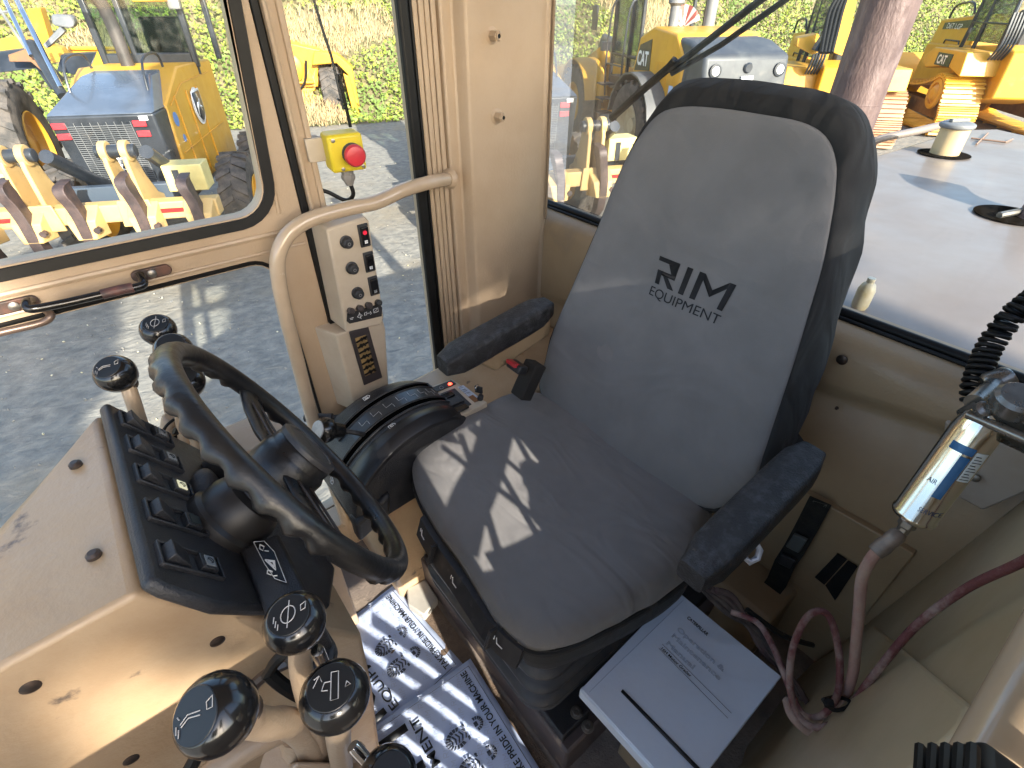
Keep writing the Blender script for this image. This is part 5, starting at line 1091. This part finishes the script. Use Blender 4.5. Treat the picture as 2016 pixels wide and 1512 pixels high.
# ---- wheel loader
def loader():
    t = thing('wheel_loader', 'big yellow wheel loader with a grey rear hood and round lamps above the seat back', 'wheel loader')
    B = lambda n, mb, m, par=t, bevel=.02, **k: mb.build(n, m, par, bevel=bevel, local=True, **k)
    mb = MB(); prof = [(-2.05, 1.15), (-2.1, 1.9), (-2.0, 2.42), (-1.4, 2.62), (-.6, 2.70), (-.6, 1.15)]
    mb.prism([V(-.92, y, z) for y, z in prof], V(1.84, 0, 0)); gh = B('grey_hood', mb, mk('slate_grey_paint', (.04, .044, .052), (.065, .07, .075), rough=.5, ns=3, stain=(.13, .12, .11), sts=3, stt=(.6, .8)), bevel=.08, seg=3)
    for x in (-.70, .70):
        B('round_lamp', MB().lathe(V(x, -2.06, 2.18), V(0, -1, 0), [(.12, 0), (.12, .03), (.09, .035)], 24), dkb, bevel=0); B('lamp_lens', MB().lathe(V(x, -2.09, 2.18), V(0, -1, 0), [(.085, 0), (.07, .02)], 20), mk('lamp_lens_white', (.8, .8, .78), rough=.1), bevel=0)
    B('centre_lamp', MB().lathe(V(0, -2.07, 2.22), V(0, -1, 0), [(.09, 0), (.07, .03)], 20), dkb, bevel=0); B('number_plate', MB().box((0, -2.10, 2.02), (.26, .02, .14)), whitem, bevel=0)
    mb = MB()
    for k in range(4): mb.box((0, -2.11, 1.28+.17*k), (1.5, .05, .03))
    mb.box((-.78, -2.1, 1.52), (.06, .06, .66)); mb.box((.78, -2.1, 1.52), (.06, .06, .66)); B('rear_grille_frame', mb, dkb)
    B('grille_panel', MB().box((0, -2.085, 1.52), (1.5, .03, .6)), mk('dusty_mesh', (.20, .17, .13), (.28, .24, .18), rough=.7, ns=30), bevel=0)
    mb = MB(); prof = [(-1.25, 1.2), (-1.35, 2.3), (-.9, 2.72), (.1, 2.80), (.7, 2.6), (.9, 1.9), (.9, 1.2)]; mb.prism([V(-.95, y, z) for y, z in prof], V(1.9, 0, 0)); B('yellow_hood', mb, yel, bevel=.05, seg=3)
    B('name_panel', MB().prism([V(-.955, y, z) for y, z in ((.05, 2.0), (.1, 2.58), (.62, 2.45), (.78, 1.95))], V(-.008, 0, 0)), dkb, bevel=0)
    tx = text('CAT', V(-.966, .68, 2.08), (0, -1, 0), (0, 0, 1), .26, whitem, None, 'maker_letters', width=.52, bold=.03); tx.parent = t
    B('vent_panel', MB().box((-.955, -.45, 1.85), (.01, .55, .7)), yel_d, bevel=0); B('red_decal', MB().box((-.962, .15, 1.75), (.006, .18, .16)), redm, bevel=0); B('data_decal', MB().box((-.962, -1.0, 1.75), (.006, .16, .16)), mk('pale_blue_decal', (.4, .5, .7)), bevel=0)
    # fenders
    for y in (0, 3.6):
        mb = MB()
        for sx_ in (-1, 1):
            rr = []
            for k in range(9): a = R(10+160*k/8); rr.append([V(sx_*.80, y-1.08*math.cos(a), .92+1.08*math.sin(a)), V(sx_*1.42, y-1.08*math.cos(a), .92+1.08*math.sin(a)), V(sx_*1.42, y-1.04*math.cos(a), .92+1.04*math.sin(a)), V(sx_*.80, y-1.04*math.cos(a), .92+1.04*math.sin(a))])
            mb.loft(rr)
        B('fender', mb, mk('slate_fender', (.07, .073, .08), (.10, .10, .10), rough=.5, ns=3) if y == 0 else yel, bevel=0)
    for x in (-1.12, 1.12):
        tyre(t, (x, 0, .92), .92, .62, mk('rim_pale', (.42, .36, .24), (.35, .28, .18), rough=.5), lugs=20); tyre(t, (x, 3.6, .92), .92, .62, yel, lugs=20)
    mb = MB(); mb.prism([V(-.55, y, z) for y, z in ((.9, .9), (4.4, .7), (4.6, 1.5), (3.6, 2.1), (2.6, 1.9), (2.2, 1.3), (.9, 1.4))], V(1.1, 0, 0)); B('front_frame', mb, yel, bevel=.04)
    # cab
    mb = MB()
    for x in (-.78, .78):
        for y in (1.0, 1.55, 2.5): mb.box((x, y, 2.6), (.08, .08, 2.1))
        mb.box((x, 1.75, 2.15), (.06, 1.5, .06))
    mb.box((0, 1.75, 3.65), (1.8, 1.8, .14)); mb.box((0, 1.75, 1.55), (1.6, 1.55, .3)); B('cab_frame', mb, dkb)
    B('cab_glass', MB().box((-.76, 1.75, 2.75), (.01, 1.4, 1.6)), glass_pane('loader_glass', (.6, .7, .7), .9, .1), bevel=0)
    B('cab_seat', MB().box((0, 1.5, 2.1), (.5, .5, .9)), mk('blue_grey', (.12, .15, .2)), bevel=.08)
    mb = MB(); 
    for y in (.95, 1.9): mb.tube(smooth_open([V(-1.15, y, 1.3), V(-1.2, y, 2.0), V(-1.15, y, 3.1), V(-.9, y, 3.3)], 4), .025, 8)
    mb.tube([V(-1.18, .95, 2.0), V(-1.18, 1.9, 2.0)], .02, 8); B('grab_rail', mb, dkb, bevel=0)
    mb = MB()
    for k in range(4): mb.box((-1.15, 1.9, .6+.32*k), (.35, .4, .04))
    B('steps', mb, dkb)
    # loader arms and bucket
    for x in (-.62, .62): B('lift_arm', MB().prism([V(x-.07, y, z) for y, z in ((3.0, 1.9), (3.4, 2.3), (4.6, 1.9), (6.0, .7), (5.8, .4), (4.3, 1.4))], V(.14, 0, 0)), yel, bevel=.02)
    B('tilt_link', MB().tube([V(0, 3.4, 2.2), V(0, 4.9, 2.35), V(0, 5.4, 1.6)], .12, 10), gry, bevel=0)
    mb = MB(); rr = []
    for k in range(8): a = R(60+180*k/7); rr.append([V(-1.6, 6.3+.7*math.cos(a), .85+.75*math.sin(a)), V(1.6, 6.3+.7*math.cos(a), .85+.75*math.sin(a)), V(1.6, 6.3+.66*math.cos(a), .85+.71*math.sin(a)), V(-1.6, 6.3+.66*math.cos(a), .85+.71*math.sin(a))])
    mb.loft(rr); mb.prism([V(-1.6, 6.3+.7*math.cos(R(60+180*k/7)), .85+.75*math.sin(R(60+180*k/7))) for k in range(8)], V(.03, 0, 0)); mb.prism([V(1.57, 6.3+.7*math.cos(R(60+180*k/7)), .85+.75*math.sin(R(60+180*k/7))) for k in range(8)], V(.03, 0, 0))
    B('bucket', mb, yel)
    # striped cowl
    mb = MB(); mb2 = MB()
    for k in range(9):
        a = R(20+k*15); c = V(.1, .75, 2.75); d1 = V(math.cos(a), 0, math.sin(a)); d2 = V(math.cos(a+R(15)), 0, math.sin(a+R(15)))
        (mb if k % 2 else mb2).add([c+d1*.05, c+d1*.42, c+d2*.42, c+d2*.05]+[p+V(0, .05, 0) for p in (c+d1*.05, c+d1*.42, c+d2*.42, c+d2*.05)], [[0, 3, 2, 1], [4, 5, 6, 7], [0, 1, 5, 4], [1, 2, 6, 5], [2, 3, 7, 6], [3, 0, 4, 7]])
    B('red_stripes', mb, mk('faded_red', (.5, .1, .08)), bevel=0); B('white_stripes', mb2, whitem, bevel=0)
    B('air_stack', MB().lathe(V(-.35, .4, 2.7), V(0, 0, 1), [(.11, 0), (.11, .45), (.17, .5), (.17, .8), (.1, .9)], 20), gry, bevel=0)
    B('exhaust', MB().lathe(V(.4, .2, 2.7), V(0, 0, 1), [(.12, 0), (.12, 1.2)], 20), gry, bevel=0)
    B('front_mirror', MB().box((-1.3, 2.6, 2.9), (.05, .3, .5)), dkb); B('work_lamp', MB().box((-.9, 2.7, 2.3), (.25, .15, .2)), gry)
    return t
ld = loader(); ld.location = (11.42, 7.94, GZ); ld.rotation_euler = (0, 0, R(-24))
# ---- dozer
def dozer(label, trm):
    t = thing('bulldozer', label, 'bulldozer', group='bulldozers parked in the yard')
    B = lambda n, mb, m, par=t, bevel=.015, **k: mb.build(n, m, par, bevel=bevel, local=True, **k)
    for x in (-1.05, 1.05):
        loop = []   # (y, z) track path, high-drive triangle
        path = [(-1.1, .62), (-.95, 1.02), (-.62, 1.14), (-.3, 1.02), (.4, .88), (1.6, .80), (1.95, .62), (2.0, .35), (1.8, .10), (-.9, .08), (-1.15, .2), (-1.2, .42)]
        loop = smooth_closed([V(0, y, z) for y, z in path], 5); n = len(loop); mb = MB()
        for i in range(0, n):
            p, q = loop[i], loop[(i+1) % n]; d = (q-p); ln_ = d.length; d.normalize(); nn = V(0, d.z, -d.y); c = (p+q)/2+V(x, 0, 0)
            M = Matrix((V(1, 0, 0), d, nn)).transposed(); mb.box(c, (.78, ln_*.93, .04), M); mb.box(c+d*(ln_*.35)-nn*.04*(-1 if (nn.dot(c-V(x, .4, .55)) > 0) else 1), (.78, .03, .06), M)
        tr = B('track', mb, trm, bevel=0)
        B('sprocket', MB().lathe(V(x-.30, -.58, .80), V(-1, 0, 0), [(.30, 0), (.32, .03), (.30, .06), (.22, .07), (.20, .02), (.12, .10), (0, .11)], 26), yel, tr, bevel=0)
        B('idler', MB().lathe(V(x-.20, 1.55, .48), V(-1, 0, 0), [(.30, 0), (.30, .08), (.1, .12), (0, .12)], 24), yel_d, tr, bevel=0)
        B('track_frame', MB().box((x, .4, .45), (.36, 2.1, .3)), mk('frame_dusty_brown', (.16, .08, .04), (.24, .14, .06), rough=.8, ns=4), tr)
    mb = MB(); mb.prism([V(-.62, y, z) for y, z in ((-1.35, .8), (-1.35, 1.65), (-.9, 1.75), (.6, 1.65), (2.6, 1.6), (2.7, .7), (0, .55))], V(1.24, 0, 0)); B('body', mb, yel_d, bevel=.04)
    mb = MB(); mb.prism([V(-1.30, y, z) for y, z in ((-1.1, 1.18), (-1.0, 1.62), (.5, 1.62), (1.0, 1.35), (.6, 1.2), (-.4, 1.32))], V(.7, 0, 0)); mb.prism([V(.60, y, z) for y, z in ((-1.1, 1.18), (-1.0, 1.62), (.5, 1.62), (1.0, 1.35), (.6, 1.2), (-.4, 1.32))], V(.7, 0, 0)); B('side_deck', mb, yel, bevel=.02)
    mb = MB(); mb.prism([V(-.52, y, z) for y, z in ((.7, 1.5), (.7, 2.25), (2.6, 2.1), (2.75, 1.5))], V(1.04, 0, 0)); B('engine_hood', mb, yel, bevel=.04)
    B('model_panel', MB().prism([V(-.525, y, z) for y, z in ((.95, 1.98), (.95, 2.14), (2.3, 2.04), (2.3, 1.90))], V(-.008, 0, 0)), dkb, bevel=0)
    tx = text('D6T LGP', V(-.536, 2.1, 1.93), (0, -1, 0), (0, 0, 1), .11, whitem, None, 'model_letters', width=.75); tx.parent = t
    B('maker_panel', MB().box((-1.305, -.15, 1.42), (.012, .70, .24)), dkb, bevel=0)
    tx = text('CAT', V(-1.315, .12, 1.34), (0, -1, 0), (0, 0, 1), .16, whitem, None, 'maker_letters', width=.42, bold=.03); tx.parent = t
    B('side_door_rim', MB().tube([V(-.53, 1.0, 1.3), V(-.53, 1.2, 1.7), V(-.53, 1.9, 1.7), V(-.53, 2.0, 1.3), V(-.53, 1.5, 1.1)], .02, 6, closed=True), dkb, bevel=0)
    mb = MB()
    for x in (-.7, .7):
        for y, lean in ((-.9, .15), (.1, 0), (.65, -.1)): mb.tube([V(x, y, 1.6), V(x*.92, y+lean, 3.0)], .045, 8)
        mb.tube([V(x, -.9, 2.1), V(x, .65, 2.1)], .02, 6)
    mb.box((0, -.1, 3.05), (1.5, 1.9, .12)); B('cab_frame', mb, dkb)
    B('cab_glass', MB().box((-.68, -.15, 2.35), (.01, 1.4, 1.2)), glass_pane('dozer_glass', (.55, .65, .68), .9, .1), bevel=0)
    B('seat', MB().box((0, -.3, 1.95), (.5, .45, .8)), dkb, bevel=.08)
    for y in (.85, 1.1): B('muffler', MB().lathe(V(-.25, y, 2.2), V(0, 0, 1), [(.10, 0), (.13, .05), (.13, .35), (.08, .42)], 16), gry, bevel=0)
    mb = MB()
    for k in range(5): mb.tube(smooth_open([V(-.9+.06*k, -1.1, 1.5), V(-.9+.06*k, -1.3, 1.8), V(-.9+.06*k, -1.25, 2.3)], 4), .025, 6)
    B('hoses', mb, dkb, bevel=0)
    mb = MB(); mb.tube(smooth_open([V(-.7, .7, 2.25), V(-.72, .9, 2.45), V(-.72, 1.6, 2.4), V(-.7, 1.8, 2.15)], 5), .025, 8); B('hood_rail', mb, dkb, bevel=0)
    # blade at the front
    rr = []
    for k in range(7): a = R(130+100*k/6); rr.append([V(-1.9, 4.2+.8*math.cos(a), .7+.8*math.sin(a)), V(1.9, 4.2+.8*math.cos(a), .7+.8*math.sin(a)), V(1.9, 4.24+.8*math.cos(a), .7+.8*math.sin(a)), V(-1.9, 4.24+.8*math.cos(a), .7+.8*math.sin(a))])
    B('blade', MB().loft(rr), yel, bevel=0)
    for x in (-1.5, 1.5): B('push_arm', MB().box((x, 2.0, .5), (.18, 3.2, .22)), yel)
    return t
dz_ = dozer('yellow bulldozer with broad yellow track pads at the right edge of the rear window', yel); dz_.location = (22.3, 4.75, GZ); dz_.rotation_euler = (0, 0, R(-50)); dz_.scale = (1.3,)*3
dz2 = dozer('bulldozer behind the rusty exhaust pipe, its dusty red track showing', mk('dusty_red_track', (.32, .16, .10), (.4, .25, .12), rough=.6, ns=4)); dz2.location = (17.2, 7.3, GZ); dz2.rotation_euler = (0, 0, R(-50)); dz2.scale = (1.15,)*3
# ---- articulated machine seen through the narrow side window
def hauler():
    t = thing('tractor_scraper', 'yellow machine with a chevron tyre behind the narrow side window', 'earthmover')
    B = lambda n, mb, m, par=t, bevel=.02, **k: mb.build(n, m, par, bevel=bevel, local=True, **k)
    tyre(t, (0, 0, .80), .80, .62, yel, lugs=18); tyre(t, (-2.4, 0, .80), .80, .62, yel, lugs=18)
    B('body', MB().prism([V(-2.2, -.6, z) for z in (0,)][:0]+[V(x, -.25, z) for x, z in ((-2.1, 1.0), (-2.0, 2.1), (-1.2, 2.25), (-.1, 2.0), (-.3, 1.5), (-.4, 1.0))], V(0, 1.8, 0)), yel, bevel=.04)
    B('fender', MB().prism([V(x, -.5, z) for x, z in ((-.45, 1.62), (-.3, 2.0), (.35, 1.9), (.75, 1.55), (.80, .25), (.62, .2), (.58, 1.35), (.3, 1.66))], V(0, 1.0, 0)), yel, bevel=.03)
    B('blade_end', MB().prism([V(x, -.55, z) for x, z in ((.55, .2), (.75, .2), (.62, 1.3), (.45, 1.4))], V(0, -.1, 0)), yel_d, bevel=.02)
    B('round_housing', MB().lathe(V(-1.15, -.3, 1.55), V(0, -1, 0), [(.42, 0), (.42, .12), (.36, .16), (.0, .16)], 32), yel_d, bevel=0)
    mb = MB()
    for z in (.55, .95, 1.15): mb.tube([V(-2.1, -.35, z), V(-.5, -.35, z)], .05, 8)
    mb.box((-1.4, 0, .7), (1.6, .8, .5)); B('axle_frame', mb, yel_d)
    B('hydraulic_hose', MB().tube(smooth_open([V(-1.9, -.5, 1.9), V(-1.6, -.55, 1.2), V(-1.1, -.55, .95), V(-.75, -.5, 1.2), V(-.6, -.45, 1.75)], 5), .035, 8), rub, bevel=0)
    B('hydraulic_cylinder', MB().tube([V(-1.95, -.5, 1.5), V(-1.80, -.5, 2.4), V(-1.72, -.5, 3.9)], .11, 14), mk('dark_steel_cyl', (.12, .14, .16), (.3, .32, .34), rough=.25, metal=.6, ns=3), bevel=0)
    B('cylinder_pivot', MB().lathe(V(-1.82, -.4, 2.25), V(0, -1, 0), [(.22, 0), (.22, .2), (.15, .25)], 20), dkb, bevel=0)
    B('work_lamp', MB().lathe(V(-1.35, -.4, 2.42), V(.2, -1, 0), [(.12, 0), (.14, .15), (.12, .17)], 18), gry, bevel=0)
    return t
hz_ = hauler(); q = PZ(665, 235, GZ); hz_.location = (q.x, q.y, GZ); hz_.rotation_euler = (0, 0, R(-24))
# ---- big loader arm and blade at the far left
def lifter():
    t = thing('wheel_loader', 'dark-armed loader with bright hydraulic rods and a big tyre, left in the door window', 'wheel loader')
    tyre(t, PD(42, 292, 7.6), .88, .60, yel, axis=V(.97, -.24, 0).normalized(), lugs=20)
    D = 7.6
    q = lambda u, v, d=D: PD(u, v, d)
    B = lambda n, mb, m, par=t, bevel=.015, **k: mb.build(n, m, par, bevel=bevel, **k)
    B('boom', MB().prism([q(-60, 110), q(60, 95), q(118, 165), q(100, 178), q(70, 135), q(-60, 150)], V(.1, .5, 0)), dkb)
    B('boom_side', MB().prism([q(15, 108, 7.4), q(62, 92, 7.4), q(105, 160, 7.4), q(60, 122, 7.4), q(18, 122, 7.4)], V(.03, .1, 0)), mk('brown_orange', (.25, .12, .05), (.18, .1, .06), rough=.6))
    mb = MB(); mb.tube([q(28, -10, 7.3), q(120, 172, 7.3)], .035, 10); mb.tube([q(5, -10, 7.3), q(62, 110, 7.3)], .03, 10); B('hydraulic_rod', mb, chrome, bevel=0)
    mb = MB(); mb.tube([q(60, 85, 7.35), q(125, 190, 7.35)], .07, 12); B('hydraulic_barrel', mb, dkb, bevel=0)
    mb = MB(); mb.tube([q(0, 25, 7.5), q(22, 22, 7.5)], .02, 6); mb.tube([q(-5, 10, 7.5), q(60, 110, 7.5)], .02, 6); B('rail', mb, gry, bevel=0)
    B('link_arm', MB().prism([q(84, 88, 8.2), q(92, 96, 8.2), q(128, 62, 8.2), q(118, 52, 8.2)], V(.05, .2, 0)), gry); B('link_head', MB().prism([q(99, 28, 8.2), q(140, 30, 8.2), q(148, 48, 8.2), q(138, 57, 8.2), q(102, 50, 8.2)], V(.08, .3, 0)), gry, bevel=.04)
    B('cab_part', MB().prism([q(50, 18, 9), q(78, 14, 9), q(98, 80, 9), q(80, 92, 9)], V(.1, .4, 0)), yel_d)
    B('yellow_frame', MB().prism([q(-40, 85, 9), q(30, 70, 9), q(120, 95, 9), q(135, 118, 9), q(100, 125, 9), q(-40, 118, 9)], V(.1, .5, 0)), yel)
    bl = B('wide_blade', MB().prism([q(136, 94, 10.5), q(262, 94, 10.5), q(268, 130, 10.5), q(235, 150, 10.5), q(150, 145, 10.5), q(118, 118, 10.5)], V(.1, .25, 0)), yel)
    B('blade_lip', MB().tube([q(136, 95, 10.45), q(262, 95, 10.45)], .035, 8), yel, bl, bevel=0)
    B('fender', MB().prism([q(120, 108, 8.6), q(190, 104, 8.6), q(182, 125, 8.6), q(160, 150, 8.6), q(112, 140, 8.6)], V(.05, .4, 0)), dkb)
    0 and B('undercarriage', MB().prism([q(-60, 130, 8.4), q(90, 130, 8.4), q(110, 260, 8.4), q(-60, 300, 8.4)], V(.1, .8, 0)), mk('shadow_black_frame', (.02, .02, .022), (.04, .035, .03), rough=.8, ns=2))
    return t
lifter()
# ---- tall arm beside the stack
ex = thing('excavator_arm', 'orange excavator body and upright arm with black hoses left of the exhaust pipe', 'excavator', PZ(1640, 160, GZ))
q = lambda u, v, d=11.5: PD(u, v, d)
MB().prism([q(1655, -20), q(1692, -20), q(1664, 112), q(1640, 104)], V(.35, .25, 0)).build('arm', yel_d, ex, bevel=.03)
0 and MB().prism([q(1612, 104), q(1668, 108), q(1650, 180), q(1618, 172), q(1605, 150)], V(.8, .5, 0)).build('body', yel_d, ex, bevel=.04)
MB().prism([q(1570, 75, 11.8), q(1612, 66, 11.8), q(1622, 98, 11.8), q(1600, 108, 11.8), q(1568, 92, 11.8)], V(.6, .4, 0)).build('side_body', yel, ex, bevel=.03)
mb = MB()
for k in range(4): mb.tube(smooth_open([q(1616+k*7, 104, 11.3), q(1624+k*8, 60, 11.3), q(1634+k*8, 20, 11.3), q(1655+k*5, -15, 11.3)], 4), .045, 8)
mb.build('hose', rub, ex)
MB().prism([q(1604, 100, 11.4), q(1622, 72, 11.4), q(1640, 78, 11.4), q(1632, 108, 11.4)], V(.2, .2, 0)).build('black_cover', dkb, ex, bevel=.03)
0 and MB().prism([q(1600, 160, 11.6), q(1655, 178, 11.6), q(1640, 215, 11.6), q(1600, 215, 11.6)], V(.5, .8, 0)).build('track', mk('dusty_red_track2', (.34, .18, .11), (.4, .25, .12), rough=.6, ns=4), ex, bevel=.02)

# ================================================================ unseen trees added behind the viewpoint to shade the cab and yard
def tree():
    t = thing('shade_tree', 'unseen cypress-shaped tree added to keep the sun off the front of the cab', 'tree', group='unseen trees added to shade the cab and yard')
    mb = MB(); mb.tube(smooth_open([V(-.55, -.3, 0), V(-.55, -.25, 3), V(-.52, -.2, 6.3), V(-.1, 0, 7.6), V(0, 0, 11.5)], 4), [.08-.04*i/16 for i in range(17)], 10)
    r_ = random.Random(5)
    for k in range(30): z = 6.9+k*.14; a = r_.uniform(0, 6.28); mb.tube([V(0, 0, z-.2), V(.35*math.cos(a), .35*math.sin(a), z+.3)], .02, 5)
    mb.build('trunk', mk('bark', (.12, .08, .05), (.06, .045, .03), rough=.9, ns=20, stretch=(1, 1, .2)), t, local=True)
    lf_ = MB()
    for k in range(6500):
        h = r_.random(); z = 6.62+h*5.2; rad = .44*min(1, (1-h)*3.5+.15)*(1+.22*noise.noise(V(0, 0, z*1.7)))*math.sqrt(r_.random()); a = r_.uniform(0, 6.28)
        c = V(rad*math.cos(a), rad*math.sin(a)*1.0, z+.12*noise.noise(V(a, z, 1))); n = V(r_.uniform(-1, 1), r_.uniform(-1, 1), r_.uniform(-.3, 1)).normalized(); p, q = ortho(n); s = r_.uniform(.05, .10)
        lf_.add([c-p*s, c-q*s*.6, c+p*s, c+q*s*.6], [[0, 1, 2, 3]])
    lf_.build('crown', leafB, t, ang=0, local=True, keep=True)
    return t
c0 = tree()
def tpos(xs, ys=.3, y=-9.0): return (xs+SUN_AZ[0]*(y-ys), y, GZ)
c0.location = tpos(.12)[:2]+(GZ+.52,)
for i, (xs, s, lb) in enumerate(((-2.7, 2.5, 'unseen tree added to shade the yard beside the sunlit strip'), (-4.6, 2.9, 'broader unseen tree added to shade the yard farther out'))):
    dup(c0, tpos(xs), i*1.3, lb, (s, 1.5, .8))

dup(c0, tpos(.62)[:2]+(GZ+.80,), 2.1, 'unseen tree added to keep the sun off the rear of the cab')
dup(c0, tpos(1.15)[:2]+(GZ+.70,), 4.0, 'unseen tree added to keep the sun off the hood end of the cab')
